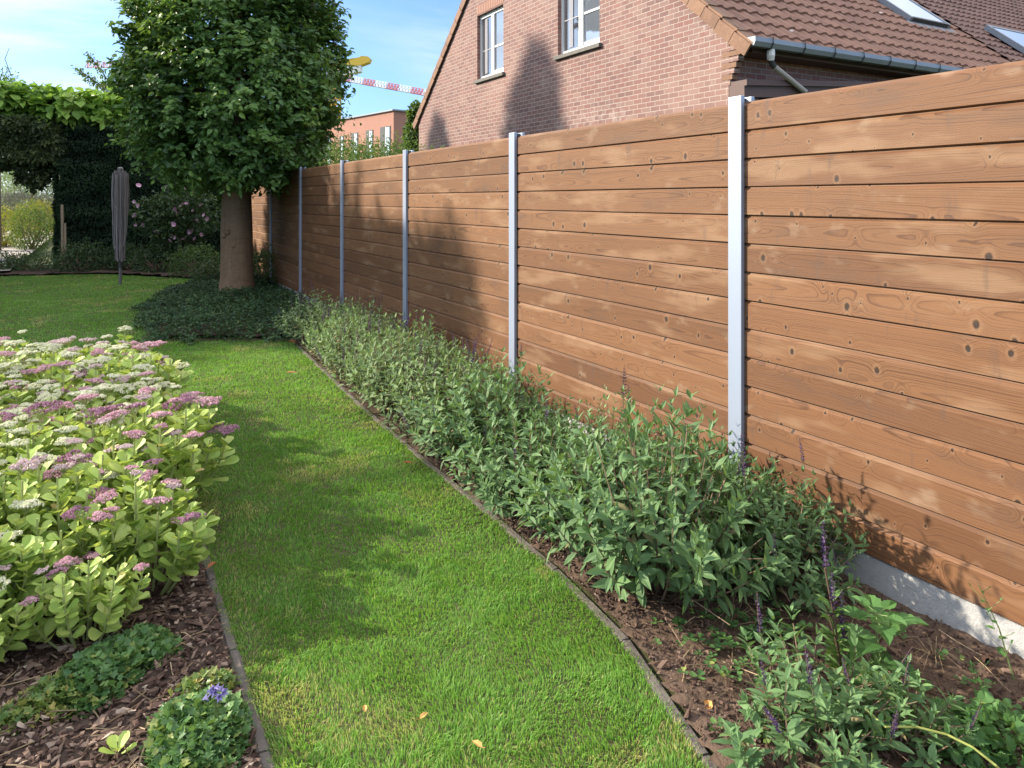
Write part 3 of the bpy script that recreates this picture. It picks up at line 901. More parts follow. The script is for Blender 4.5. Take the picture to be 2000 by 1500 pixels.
    box(fm, (HX + .102, EAVE_Y - .04, 3.325), (14.4, EAVE_Y - .015, 3.44))
    box(fm, (HX + .102, EAVE_Y - .0149, 3.325), (14.4, y0, 3.35))
    fm.build('fascia', M['soffit'], root, loc=loc)
    # downpipe coming off the gutter outlet
    pm = MB()
    xo = HX + .34
    tube(pm, [(xo, gy, gz - .08), (xo, gy, gz - .16), (xo + .02, gy + .02, gz - .21)], [.05, .05, .045], 10, 0)
    tube(pm, [(xo + .015, gy + .015, gz - .20), (xo + .06, gy + .03, gz - .26), (xo + .10, gy + .035, gz - .29)], .038, 10, 1)
    tube(pm, [(xo + .09, gy + .034, gz - .285), (xo + .75, gy + .08, gz - .56)], .036, 10, 2)
    pm.build('downpipe', [M['pvc'], M['dark'], M['pipe']], root, loc=loc)
    # timber framed opening with a sloping cover board below the eave
    em = MB()
    xa, xb = HX + .004, HX + 4.4
    za, zb = 2.975, 3.27
    def slab(ya, yb, d0, d1, mat):
        em.add([(xa, ya, za - d0), (xb, ya, zb - d0), (xb, yb, zb - d0), (xa, yb, za - d0), (xa, ya, za - d1), (xb, ya, zb - d1), (xb, yb, zb - d1), (xa, yb, za - d1)],
               [(0, 1, 2, 3), (7, 6, 5, 4), (4, 5, 1, 0), (5, 6, 2, 1), (6, 7, 3, 2), (7, 4, 0, 3)], mat)
    slab(6.56, 6.855, 0, .075, 0)
    slab(6.60, 6.855, .0755, .22, 0)
    box(em, (xa, 6.62, -.1), (xa + .28, 6.856, za - .221), 0)
    em.build('timber_canopy', M['soffit'], root, loc=loc)
    bl = MB()
    for i in range(30):
        box(bl, (xa + .281, 6.70 + .004 * (i % 2), 1.2 + i * .052), (xb - .3, 6.75, 1.2 + i * .052 + .046))
    bl.build('roller_shutter', M['greypole'], root, loc=loc)
    skylight(root, loc, 12.7, 13.92, 7.98, 9.45, .09)
    # flat stub of the far half of the roof is enough from the garden side
M['brick_s'] = plain('soldier bricks', (.30, .165, .125), .85, 0, .35, 22, .3)
house()

def neighbour():
    L = (19.5, 12, 0)
    root = thing('terraced_house', 'darker tiled house roof with a propped skylight adjoining the brick house', 'house', L)
    loc = tuple(-a for a in L)
    rm = MB(); tiles(rm, 14.36, 25.0, -.3, 7.4, .27, .20, .045, 8)
    rm.build('roof', M['tile_b'], root, loc=loc)
    wm = MB()
    box(wm, (14.42, 6.9, -.1), (25, 17.3, 3.3))
    wm.build('wall', M['brick_x'], root, loc=loc)
    em = MB()
    za = roof_z(RIDGE_Y) - .02
    em.add([(14.42, 6.4, roof_z(6.4) - .02), (25, 6.4, roof_z(6.4) - .02), (25, RIDGE_Y, za), (14.42, RIDGE_Y, za), (25, 17.7, roof_z(6.4) - .02), (14.42, 17.7, roof_z(6.4) - .02)], [(0, 1, 2, 3), (3, 2, 4, 5)])
    em.build('roof_deck', M['soffit'], root, loc=loc)
    skylight(root, loc, 15.35, 16.75, 7.25, 8.15, .17)
neighbour()

def far_building():
    f0, l0 = 60.0, -9.7
    L = LW(l0, f0)
    root = thing('apartment_building', 'pink flat roofed brick building with narrow dark windows far beyond the fence', 'building', L)
    c = np.array(L)
    dl = np.array(LW(-.64, .77)); dr = np.array(LW(.77, .64)); up = np.array([0, 0, 1.])
    zt = 8.75
    wm = MB()
    A, B, C2 = dl * 17, dr * 12, dl * 17 + dr * 12
    V = [np.zeros(3), A, C2, B]
    wm.add([v for v in V] + [v + up * zt for v in V], [(0, 4, 5, 1), (0, 3, 7, 4), (1, 5, 6, 2), (2, 6, 7, 3), (4, 7, 6, 5)])
    wm.build('wall', M['brick_far2'], root)
    cm = MB()
    n1 = unit(np.cross(dl, up)); n1 = n1 if n1 @ c < 0 else -n1
    n2 = unit(np.cross(dr, up)); n2 = n2 if n2 @ c < 0 else -n2
    obox(cm, A / 2 + up * (zt + .06) + n1 * .05, dl * 8.6, n1 * .12, up * .06)
    obox(cm, B / 2 + up * (zt + .06) + n2 * .05, dr * 6.1, n2 * .12, up * .058)
    cm.build('roof_edge', M['zinc'], root)
    for t, w, za, zb, d, nn in ((1.3, .85, 4.6, 7.55, dl, n1), (4.0, .62, 4.6, 7.45, dl, n1), (6.7, .62, 4.6, 7.4, dl, n1), (9.2, .40, 4.6, 7.3, dl, n1), (12, .6, 4.6, 7.3, dl, n1), (1.7, .75, 4.6, 7.55, dr, n2)):
        fm = MB(); obox(fm, d * t + up * (za + zb) / 2 + nn * .01, d * w, nn * .03, up * (zb - za) / 2, 0)
        obox(fm, d * (t - w * .15) + up * ((za + zb) / 2) + nn * .05, d * .04, nn * .02, up * ((zb - za) / 2 - .05), 1)
        w_ = fm.build('window', [M['dark'], M['white']], root)
        gm = MB(); obox(gm, d * (t - w * .45) + up * (za + zb) / 2 + nn * .05, d * w * .4, nn * .012, up * ((zb - za) / 2 - .1))
        gm.build('pane', M['skyglass'], w_)
M['brick_far2'] = plain('far pink brick', (.33, .165, .125), .9, 0, .12, 1.2)
far_building()

def lattice(mb, a, b, w, n, mats=(0,), up=(0, 0, 1)):
    """triangular lattice boom from a to b"""
    a, b = np.array(a, float), np.array(b, float)
    d = unit(b - a); s = unit(np.cross(d, up)); u = np.cross(s, d)
    def pt(t): q = a + (b - a) * t; return q - s * w / 2, q + s * w / 2, q + u * w * 1.1
    r = w * .07
    for i in range(n):
        m = mats[i % len(mats)]
        p, q = pt(i / n), pt((i + 1) / n); h = pt((i + .5) / n)
        for e0, e1 in ((p[0], q[0]), (p[1], q[1]), (p[2], q[2]), (p[0], h[2]), (h[2], q[0]), (p[1], h[2]), (h[2], q[1]), (p[0], q[1])):
            tube(mb, [e0, e1], r, 4, m, cap=False)
def cranes():
    f = 110.0
    def at(px, py, ff): return np.array(LW((px - 1000) / F_PX * ff, ff, 1.46 + (390 - py) / F_PX * ff))
    base = np.array(LW((655 - 1000) / F_PX * f, f, 0))
    r = thing('tower_crane', 'yellow tower crane with white counterweight above the far brick building', 'crane', tuple(base))
    mm = MB(); top = at(655, 122, f)
    lattice(mm, (0, 0, 0), (0, 0, top[2]), 1.6, 24, (0,), (0, 1, 0)); mm.build('mast', M['yellow'], r)
    cm = MB()
    a, b = at(652, 124, f) - base, at(724, 117, f) - base
    d = unit(b - a); s = unit(np.cross(d, [0, 0, 1])); u = np.cross(s, d)
    ln = np.linalg.norm(b - a)
    out = [(648, 130), (690, 130), (706, 129), (722, 123), (725, 116), (721, 112), (708, 111), (702, 114), (668, 119), (648, 122)]
    P2 = [at(px, py, f) - base for px, py in out]
    n2_ = len(P2)
    V = [q - s * .8 for q in P2] + [q + s * .8 for q in P2]
    Fq = [tuple(range(n2_)), tuple(range(2 * n2_ - 1, n2_ - 1, -1))] + [(i, n2_ + i, n2_ + (i + 1) % n2_, (i + 1) % n2_) for i in range(n2_)]
    cm.add(V, Fq); cm.build('counter_jib', M['yellow'], r)
    wm = MB()
    q0, q1 = at(672, 127, f) - base, at(706, 125, f) - base
    lo0, lo1 = at(672, 148, f) - base, at(706, 141, f) - base
    V = [p_ + s * k for p_ in (q0, q1, lo1, lo0) for k in (-.7, .7)]
    wm.add(V, [(0, 2, 4, 6), (7, 5, 3, 1), (0, 1, 3, 2), (2, 3, 5, 4), (4, 5, 7, 6), (6, 7, 1, 0)])
    wm.build('counterweight', M['crane_white'], r)
    jm = MB(); lattice(jm, a, at(300, 134, f * 1.05) - base, 1.0, 26); jm.build('jib', M['yellow'], r)
    f2 = 150.0
    base2 = np.array(LW((648 - 1000) / F_PX * f2, f2, 0))
    r2 = thing('tower_crane', 'tower crane with red and white banded jib reaching behind the brick gable', 'crane', tuple(base2))
    mm = MB(); t2 = at(648, 140, f2); lattice(mm, (0, 0, 0), (0, 0, t2[2]), 1.7, 22, (0,), (0, 1, 0)); mm.build('mast', M['crane_red'], r2)
    jm = MB(); a2 = at(640, 152, f2) - base2; b2 = at(850, 190, f2 * .97) - base2
    lattice(jm, a2, b2, 1.05, 36, (0, 0, 0, 0, 1, 1, 1, 1)); jm.build('jib', [M['crane_white'], M['crane_red']], r2)
    f3 = 140.0
    base3 = np.array(LW((240 - 1000) / F_PX * f3, f3, 0))
    r3 = thing('tower_crane', 'distant pale red crane jib tip showing left of the clipped tree', 'crane', tuple(base3))
    mm = MB(); lattice(mm, (0, 0, 0), (0, 0, at(240, 131, f3)[2]), 1.5, 20, (0,), (0, 1, 0)); mm.build('mast', M['crane_red'], r3)
    jm = MB(); lattice(jm, at(168, 132, f3) - base3, at(262, 130, f3) - base3, .9, 12, (0, 1)); jm.build('jib', [M['crane_red'], M['crane_white']], r3)
cranes()

# ------------------------------------------------------------------ foliage helpers
def clump(mb, c, rad, n, L, Wd, tmpl, seed, mat=0, shell=.6, up=.5, lump=.3, zmin=None, freq=2.2, drop=.1, out=.6):
    """leaves spread through a lumpy rounded volume"""
    rng = np.random.default_rng(seed)
    u = rdir(rng, n)
    az = np.arctan2(u[:, 1], u[:, 0]); el = np.arcsin(u[:, 2])
    lm = fbm(az * freq + seed * 3.1 + 50, el * freq * 1.5 + seed * 7.7 + 50, 3)
    r = (shell + (1 - shell) * rng.random(n) ** .6) * (1 + lump * (lm - .5) * 2)
    P = np.array(c) + u * np.array(rad) * r[:, None]
    if zmin is not None:
        k = P[:, 2] > zmin; P, u, r, lm = P[k], u[k], r[k], lm[k]; n = len(P)
    D = unit(u * out + rng.normal(size=(n, 3)) * .55 + [0, 0, -drop])
    N = unit(u * .5 + rng.normal(size=(n, 3)) * .4 + [0, 0, up])
    rn = np.clip(.42 + .16 * rng.normal(size=n) + .8 * (lm - .5) + .1 * (r - .9), 0, 1)
    leaves(mb, P, D, N, L * (.7 + .6 * rng.random(n)), Wd * (.7 + .6 * rng.random(n)), tmpl, rn, mat)

def branches(mb, base, tips, r0, seed, mat=0, k=5, wob=.1):
    rng = np.random.default_rng(seed)
    for tp in tips:
        b = np.array(base, float); tp = np.array(tp, float)
        n = 6
        t = np.linspace(0, 1, n)[:, None]
        P = b + (tp - b) * t + rng.normal(size=(n, 3)) * wob * np.sin(t * math.pi) * np.linalg.norm(tp - b) * .5
        P[:, 2] += np.sin(t[:, 0] * math.pi) * .06 * np.linalg.norm(tp - b)
        tube(mb, P, np.linspace(r0, r0 * .35, n), k, mat, rng.random())

# ------------------------------------------------------------------ the clipped hornbeam
def hornbeam():
    base = LW(-4.13, 10.99)
    root = thing('hornbeam_tree', 'large clipped tree with thick grey trunk and dense barrel shaped dark green crown', 'tree', base)
    rng = np.random.default_rng(21)
    tm = MB()
    zs = np.array([-.1, .0, .06, .14, .3, .6, .9, 1.2, 1.5, 1.75, 2.0, 2.6, 3.4, 4.4])
    rs = np.array([.40, .375, .305, .272, .252, .242, .240, .230, .216, .212, .20, .15, .11, .05])
    k = 28
    V = []
    for z, r in zip(zs, rs):
        for j in range(k):
            a = 2 * math.pi * j / k
            fl = 1 + .10 * (fbm(math.cos(a) * 1.3 + 9, math.sin(a) * 1.3 + z * .5 + 9, 2) - .5) * 2 + (.10 * max(0, .3 - z) * math.cos(a * 5 + .6))
            V.append((r * fl * math.cos(a), r * fl * math.sin(a) , z))
    Fc = [(i * k + j, i * k + (j + 1) % k, (i + 1) * k + (j + 1) % k, (i + 1) * k + j) for i in range(len(zs) - 1) for j in range(k)]
    tm.add(V, Fc)
    # a low knob of old pruning wounds
    for a, z in ((-1.9, .78), (-2.3, .98), (-2.6, .93)):
        c = np.array([math.cos(a) * .235, math.sin(a) * .235, z])
        tube(tm, [c * [.9, .9, 1], c * [1.06, 1.06, 1], c * [1.11, 1.11, 1]], [.05, .035, .012], 8)
    tr = tm.build('trunk', M['trunk'], root, smooth=True)
    lm = MB()
    tips = []
    for i in range(26):
        a = rng.random() * 6.28; z0 = rng.uniform(1.65, 3.6)
        q = rng.uniform(.9, 1.4)
        tips.append(((0, 0, z0), (q * math.cos(a), q * math.sin(a), z0 + rng.uniform(.1, 1.3))))
    for b, t_ in tips:
        branches(lm, b, [t_], .045, int(rng.integers(1e6)), 0, 6, .12)
    lm.build('limb', M['bark'], root)
    cm = MB()
    n = 9400
    u = rdir(rng, n)
    # barrel: superellipse in height, slightly square in plan
    zc, hz, rr = 3.55, 2.0, 1.58
    az = np.arctan2(u[:, 1], u[:, 0])
    el = np.arcsin(u[:, 2])
    ex = 2.9
    den = (np.abs(np.cos(el)) ** ex + np.abs(np.sin(el)) ** ex) ** (1 / ex)
    lump = fbm(az * 2.6 + 20, el * 3.2 + 20, 3)
    l2 = fbm(az * 7.5 + 70, el * 9 + 70, 2)
    depth = rng.random(n) ** .55
    rad = (.70 + .30 * depth) * (1 + .16 * (lump - .5) * 2 + .15 * (l2 - .5) * 2)
    hole = fbm(az * 5.2 + 3, el * 6.3 + 3, 2)
    rad = np.where((hole > .58) & (depth > .2), rad * .78, rad)
    shoot = rng.random(n) < .05
    rad = np.where(shoot, rad * rng.uniform(1.04, 1.13, n), rad)
    cx = np.cos(el) / den * rad * rr; cz = np.sin(el) / den * rad * hz
    P = np.stack([np.cos(az) * cx, np.sin(az) * cx, zc + cz], 1)
    taper = np.interp(P[:, 2], [1.5, 1.9, 3.2, 5.5], [.90, 1.0, 1.0, .88])
    P[:, :2] *= taper[:, None]
    k = P[:, 2] > 1.56 + .12 * fbm(az * 3, el * 3 + 8, 2)
    P, u, depth, lump, l2 = P[k], u[k], depth[k], lump[k], l2[k]
    n = len(P)
    dirs = unit(u * .8 + rng.normal(size=(n, 3)) * .55 + [0, 0, .12])
    per = 8
    tl = rng.uniform(.12, .26, n)
    tt = np.linspace(-.5, .5, per)
    Q = P[:, None] + dirs[:, None] * (tl[:, None] * tt)[..., None] + rng.normal(size=(n, per, 3)) * .02
    side = unit(np.cross(dirs, [0, 0, 1.0]))
    sg = np.where(np.arange(per) % 2 == 0, 1.0, -1.0)
    D = dirs[:, None] * .55 + side[:, None] * sg[None, :, None] * .8 + rng.normal(size=(n, per, 3)) * .28 + [0, 0, -.28]
    N = np.array([0, 0, 1.0]) * .55 + u[:, None] * .55 + rng.normal(size=(n, per, 3)) * .33
    rn = np.clip(.36 + .5 * (lump - .5) + .5 * (l2 - .5) + .14 * (depth - .5) + .10 * rng.normal(size=n), 0, .97)[:, None] + .13 * rng.normal(size=(n, per))
    rn = np.clip(rn, 0, .99)
    L = (.092 * (.65 + .6 * rng.random((n, per)))).ravel()
    leaves(cm, Q.reshape(-1, 3), D.reshape(-1, 3), N.reshape(-1, 3), L, L * .62, T_OVATE, rn.ravel())
    cr = cm.build('crown', M['hornbeam'], root)
hornbeam()

# periwinkle carpet round the trunk
def vinca():
    rng = np.random.default_rng(31)
    mb = MB()
    n = 42000
    x = rng.uniform(.35, FX - .02, n); y = rng.uniform(7.4, 14.6, n)
    w = .16 * (fbm(x * 5, y * 5, 3) - .5)
    ok = vinca_in(x + w * 2 + .05, y + w * 3 + .10)
    x, y = x[ok], y[ok]; n = len(x)
    ed = np.clip((y - (8.42 - (x - .5) * .56) + .12) / .45, .15, 1) * np.clip((x - np.interp(y, [7.4, 8.45, 10.9, 12.5, 14.6], [.75, .46, .48, .9, 1.75]) + .08) / .4, .15, 1)
    h = (.05 + .16 * fbm(x * 2.3 + 5, y * 2.3, 3) + .05 * rng.random(n)) * ed ** .6
    z = h * (.35 + .65 * rng.random(n) ** .5)
    P = np.stack([x, y, z], 1)
    D = unit(rng.normal(size=(n, 3)) * [1, 1, .45]); N = unit(rng.normal(size=(n, 3)) * .38 + [0, 0, 1])
    rn = np.clip(.45 + .2 * rng.normal(size=n) + .7 * (fbm(x * 5, y * 5, 2) - .5), 0, 1)
    L = .042 * (.6 + .7 * rng.random(n))
    leaves(mb, P, D, N, L, L * .55, T_KITE, rn)
    tag(mb.build('ground_cover', M['vinca']), 'low dark evergreen ground cover carpet round the thick trunk', 'ground cover', None, 'stuff')
vinca()

# ------------------------------------------------------------------ hedges and the far end of the garden
def slab_leaves(mb, lo, hi, n, L, Wd, tmpl, seed, mat=0, jit=.06, faces='fltr', flow=(0, 0, -.5), band=6.0, lift=0.0):
    """leaves over the faces of a clipped block: front (-y), left (-x), top (+z), right (+x)"""
    rng = np.random.default_rng(seed)
    lo, hi = np.array(lo, float), np.array(hi, float)
    d = hi - lo
    ar = {'f': d[0] * d[2], 'l': d[1] * d[2], 't': d[0] * d[1], 'r': d[1] * d[2], 'b': d[0] * d[1]}
    tot = sum(ar[f] for f in faces)
    for f in faces:
        m = int(n * ar[f] / tot)
        q = lo + d * rng.random((m, 3))
        nn = {'f': (0, -1, 0), 'l': (-1, 0, 0), 't': (0, 0, 1), 'r': (1, 0, 0), 'b': (0, 0, -1)}[f]
        if f == 'f': q[:, 1] = lo[1]; a, b = q[:, 0], q[:, 2]
        elif f == 'l': q[:, 0] = lo[0]; a, b = q[:, 1], q[:, 2]
        elif f == 'r': q[:, 0] = hi[0]; a, b = q[:, 1], q[:, 2]
        elif f == 't': q[:, 2] = hi[2]; a, b = q[:, 0], q[:, 1]
        else: q[:, 2] = lo[2]; a, b = q[:, 0], q[:, 1]
        nn = np.array(nn, float)
        relief = fbm(a * 2.2 + seed, b * band + seed, 3)
        q = q + nn * (jit * ((relief - .5) * 4 + rng.random(m) * .8))[:, None]
        D = unit(nn * .5 + np.array(flow) + rng.normal(size=(m, 3)) * .45)
        N = unit(nn * .7 + [0, 0, .6] + rng.normal(size=(m, 3)) * .35)
        rn = np.clip(.45 + .9 * (relief - .5) + .17 * rng.normal(size=m) + lift, 0, 1)
        leaves(mb, q, D, N, L * (.7 + .6 * rng.random(m)), Wd * (.7 + .6 * rng.random(m)), tmpl, rn, mat)

def far_garden():
    # yew hedge
    lo, hi = (-.72, 18.0, 0), (3.3, 19.2, 3.05)
    r = thing('yew_hedge', 'tall dark clipped hedge at the end of the lawn with a flat face', 'hedge', (1.2, 18.6, 0))
    loc = (-1.2, -18.6, 0)
    mb = MB(); slab_leaves(mb, lo, hi, 42000, .085, .028, T_KITE, 41, jit=.035, band=5.0)
    mb.build('foliage', M['yew'], r, loc=loc)
    cm = MB(); box(cm, (lo[0] + .03, lo[1] + .07, 0), (hi[0] - .05, hi[1], hi[2] - .1)); cm.build('branches', M['core'], r, loc=loc)  # solid dark block added inside the hedge against see-through, not branches
    tm = MB(); rng = np.random.default_rng(6)
    n = 420
    P = np.stack([rng.uniform(.0, 1.6, n), rng.uniform(17.98, 18.6, n), rng.uniform(2.92, 3.06, n)], 1)
    for q in P:
        h = rng.uniform(.12, .42) * (1 if q[0] > .7 else .5)
        m = int(h / .018)
        tt = np.arange(m) * .018
        ax = unit(np.array([rng.normal() * .12, rng.normal() * .12, 1]))
        a = rng.random(m) * 6.28
        leaves(tm, q + ax * tt[:, None], np.stack([np.cos(a), np.sin(a), np.full(m, .9)], 1), np.tile([0, 0, 1.], (m, 1)), .045, .014, T_KITE, np.clip(.5 + .2 * rng.normal(size=m), 0, 1))
    tm.build('shoots', M['yew_tip'], r, loc=loc)
    # leafy arch to its left
    r = thing('hedge_arch', 'dark leafy arch of clipped hedge over the path opening', 'hedge', (-1.9, 18.6, 0))
    mb = MB()
    slab_leaves(mb, (-5.2, 18.08, 2.25), (-.60, 19.1, 3.2), 15000, .11, .06, T_OVATE, 43, jit=.10, faces='fb', band=3)
    clump(mb, (-2.75, 18.4, 2.15), (.85, .5, .45), 2600, .1, .055, T_OVATE, 44, lump=.4)
    clump(mb, (-1.15, 18.3, 2.1), (.35, .4, .4), 1400, .1, .055, T_OVATE, 45, lump=.4)
    slab_leaves(mb, (-5.4, 18.0, 0), (-3.45, 19.0, 2.5), 9000, .11, .06, T_OVATE, 46, jit=.10, faces='fr', band=3)
    mb.build('foliage', M['beech'], r, loc=(1.9, -18.6, 0))
    cm = MB(); box(cm, (-5.1, 18.25, 2.45), (-.695, 18.95, 3.1)); box(cm, (-5.3, 18.15, 0), (-3.6, 18.95, 2.449)); cm.build('branches', M['core'], r, loc=(1.9, -18.6, 0))  # solid dark fill added inside the arch; no branches are built
    # the vine piled on top
    r = thing('climbing_vine', 'bright green large leaved vine heaped along the top of the hedge', 'climbing plant', (-1.2, 19, 3.0))
    mb = MB()
    rng = np.random.default_rng(8)
    for i, x in enumerate(np.arange(-5.6, 2.2, .62)):
        z = 3.40 + .10 * math.sin(i * 1.3) + (.05 if x < -2.4 else 0)
        clump(mb, (x, 18.75 + .2 * math.sin(i * 2.1), z), (.62, .72, .50), 620, .22, .185, T_OVATE, 60 + i, up=1.3, lump=.35, drop=.5)
    mb.build('foliage', M['vine'], r, loc=(1.2, -19, -3.0))
    cm = MB(); box(cm, (-5.6, 18.6, 3.06), (2.2, 19.4, 3.62)); cm.build('branches', M['core'], r, loc=(1.2, -19, -3.0))  # solid dark fill added under the vine in place of branches
    # stake at the hedge corner
    sm = MB()
    b = np.array(LW((121 - 1000) / F_PX * 14.9, 14.9))
    tube(sm, [(0, 0, -.1), (0.01, 0, .6), (0, .01, 1.36)], [.030, .029, .026], 8)
    tube(sm, [(.055, -.02, -.1), (.058, -.02, .5), (.055, -.02, .98)], [.024, .024, .02], 8)
    tag(sm.build('wooden_stake', M['stake'], loc=tuple(b)), 'thin wooden stake standing at the left corner of the dark hedge', 'stake')
    # shrubs seen through and beside the opening
    def shrub(name, label, px, f, zc, rad, n, L, Wd, m, tmpl=T_KITE, cat='shrub', grp=None, seed=1, bpx=None, up=.5, shell=.45, lump=.4):
        c = LW((px - 1000) / F_PX * f, f, 0)
        r = thing(name, label, cat, c, 0, grp)
        mb = MB(); clump(mb, (0, 0, zc), rad, n, L, Wd, tmpl, seed, lump=lump, zmin=.01, up=up, shell=shell); mb.build('foliage', M[m], r)
        bm = MB(); rng = np.random.default_rng(seed)
        tips = [(rad[0] * .6 * math.cos(a), rad[1] * .6 * math.sin(a), zc + rad[2] * .4 * rng.random()) for a in np.arange(7) * .9]
        branches(bm, (0, 0, -.05), tips, .018 + .01 * rad[2], seed); bm.build('stems', M['twig'], r)
        return r
    g = 'low shrubs along the far edge of the lawn'
    shrub('shrub', 'low dense shrub beside the wooden stake at the far lawn edge', 158, 14.75, .24, (.52, .45, .36), 2600, .045, .026, 'shrub_dark', grp=g, seed=71)
    shrub('shrub', 'small dark shrub just behind the folded clothes dryer', 248, 15.1, .22, (.42, .4, .36), 1900, .045, .026, 'shrub_dark', grp=g, seed=72)
    shrub('shrub', 'rounded shrub between the clothes dryer and the pink flowering bush', 305, 14.6, .22, (.48, .42, .38), 2400, .045, .026, 'shrub_dark', grp=g, seed=73)
    shrub('shrub', 'wider shrub left of the thick trunk at the lawn curve', 385, 13.9, .22, (.5, .5, .40), 2800, .045, .026, 'shrub_mid2', grp=g, seed=74)
    shrub('shrub', 'shrub hugging the left side of the thick trunk', 424, 12.6, .16, (.40, .4, .30), 1900, .045, .026, 'shrub_dark', grp=g, seed=75)
    shrub('shrub', 'leafy shrub right of the thick trunk against the fence', 520, 12.0, .26, (.48, .5, .42), 3000, .05, .03, 'shrub_mid2', grp=g, seed=76)
    shrub('shrub', 'grey green low shrub at the left end of the far lawn edge', 62, 14.9, .14, (.5, .4, .26), 1900, .05, .022, 'shrub_mid2', grp=g, seed=77)
    shrub('shrub', 'low shrub at the far left corner of the lawn', 5, 14.8, .16, (.42, .4, .26), 1600, .05, .024, 'shrub_dark', grp=g, seed=78)
    # sunny garden beyond the arch
    shrub('round_shrub', 'dark rounded bush in the garden beyond the arch', 62, 20.5, .60, (.55, .5, .75), 3200, .06, .03, 'shrub_sun', seed=81)
    shrub('golden_shrub', 'golden yellow bush left of the dark rounded bush beyond the arch', 10, 21.5, .60, (.62, .6, .62), 2600, .07, .035, 'gold', seed=82)
    shrub('golden_shrub', 'yellow feathery plants behind the dark rounded bush', 78, 24.5, .8, (.95, .5, .62), 3000, .10, .02, 'gold', seed=83)
    shrub('lavender_hedge', 'grey stalky mound in the middle of the sunny garden beyond the arch', 38, 27, 1.15, (1.5, .6, .55), 3200, .14, .02, 'lav', seed=84)
    shrub('willow_tree', 'pale silvery green tree filling the upper part of the arch opening', 72, 29, 1.9, (1.3, 1.0, 1.5), 5200, .12, .035, 'willow', cat='tree', seed=85)
    shrub('willow_tree', 'pale grey green tree at the left edge of the arch opening', 0, 30, 1.9, (1.2, 1.0, 1.4), 3600, .12, .035, 'willow', cat='tree', seed=86)
    shrub('conifer_screen', 'green thicket closing the garden beyond the arch', 40, 36, 2.2, (7, 1.2, 2.6), 8000, .2, .1, 'shrub_sun', cat='hedge', seed=87)
    # hibiscus with pink flowers
    c = LW((352 - 1000) / F_PX * 15.0, 15.0)
    r = thing('hibiscus_bush', 'dark leaved bush with many pink flowers in front of the dark hedge', 'bush', c)
    mb = MB()
    for i, (x, y, z, a, b_) in enumerate(((-.45, 0, 1.15, .5, .42), (.35, .1, 1.1, .55, .45), (0, -.1, .75, .5, .35), (.1, 0, 1.5, .55, .35), (-.1, .1, 1.1, .5, .5))):
        w = np.array(LW(x, y, z))
        clump(mb, w, (a, a, b_), 900, .075, .045, T_OVATE, 90 + i, lump=.45, shell=.5)
    mb.build('foliage', M['shrub_dark'], r)
    bm = MB(); branches(bm, (0, 0, -.05), [LW(-.5, 0, 1.1), LW(.5, 0, 1.0), LW(0, -.2, 1.2), LW(-.2, .1, 1.5), LW(.3, .1, 1.4)], .03, 3); bm.build('branches', M['bark'], r)
    fm = MB(); rng = np.random.default_rng(17)
    m = 8
    for lobe in range(5):
        a = lobe * 2 * math.pi / 5 + np.zeros(1)
        D = np.stack([np.cos(a), np.sin(a), [.35]], 1); leaves(fm, np.zeros((1, 3)), D, np.array([[0, 0, 1.]]), .042, .04, T_SPOON, .3 + .15 * lobe)
    proto = None
    for i in range(34):
        th = rng.uniform(-1, 1); zz = rng.uniform(.65, 1.85)
        q = LW(th * .85 * (1 if zz > .9 else .6), -.42 + .25 * abs(th) + rng.uniform(-.1, .1), zz)
        if proto is None:
            proto = fm.build('flower', M['rose'], r); o = proto
        else:
            o = child(proto, r)
        o.location = q; o.rotation_euler = (R(75) + rng.normal() * .4, rng.normal() * .3, R(-YAW) + rng.normal() * .5); s = rng.uniform(.8, 1.5); o.scale = (s, s, s)
    # fruit tree behind the hedge
    c = LW((262 - 1000) / F_PX * 22.0, 22.0)
    r = thing('fruit_tree', 'loose tree with arching leafy branches rising behind the vine topped hedge', 'tree', c)
    tm = MB(); tube(tm, [(0, 0, -.1), (0, 0, 2), (.05, 0, 4.2)], [.14, .11, .06], 8); tm.build('trunk', M['bark'], r)
    bm, lm = MB(), MB()
    for i, (px, py) in enumerate(((172, 142), (190, 112), (228, 100), (255, 92), (140, 132), (210, 130), (265, 70), (285, 105), (175, 160), (240, 120), (262, 118), (250, 140))):
        tip = np.array(LW((px - 262) / F_PX * 22, rng.uniform(-.6, .6), 1.46 + (390 - py) / F_PX * 22))
        b = np.array([.03, 0, 3.3 + .1 * i % .9])
        n = 26
        t = np.linspace(0, 1, n)[:, None]
        Pth = b + (tip - b) * t + np.array([0, 0, .25]) * np.sin(t * math.pi)
        tube(bm, Pth, np.linspace(.03, .008, n), 5)
        m = 300
        ti = (rng.random(m) ** .8 * .95 + .05)
        Q = b + (tip - b) * ti[:, None] + np.array([0, 0, .25]) * np.sin(ti[:, None] * math.pi) + rng.normal(size=(m, 3)) * (.05 + .09 * (1 - ti[:, None]))
        if px == 140: Q = Q[::6]; m = len(Q)
        D = unit(rng.normal(size=(m, 3)) * .6 + [0, 0, -.7]); N = unit(rng.normal(size=(m, 3)) + [0, 0, .3])
        L = .105 * (.6 + .6 * rng.random(m))
        leaves(lm, Q, D, N, L, L * .5, T_OVATE, np.clip(.45 + .25 * rng.normal(size=m), 0, 1))
    bm.build('branches', M['bark'], r); lm.build('crown', M['fruit'], r)
    c = LW((-5 - 1000) / F_PX * 20.0, 20.0)
    r = thing('feathery_tree', 'wispy bright green branch tips above the hedge at the left edge', 'tree', c)
    tm = MB(); tube(tm, [(0, 0, -.1), (0, 0, 3), (.1, 0, 4.6)], [.1, .07, .03], 7); branches(tm, (0, 0, 3.8), [LW(.32, 0, 5.6), LW(.15, 0, 5.1), LW(-.3, 0, 5.2)], .02, 5); tm.build('trunk', M['bark'], r)
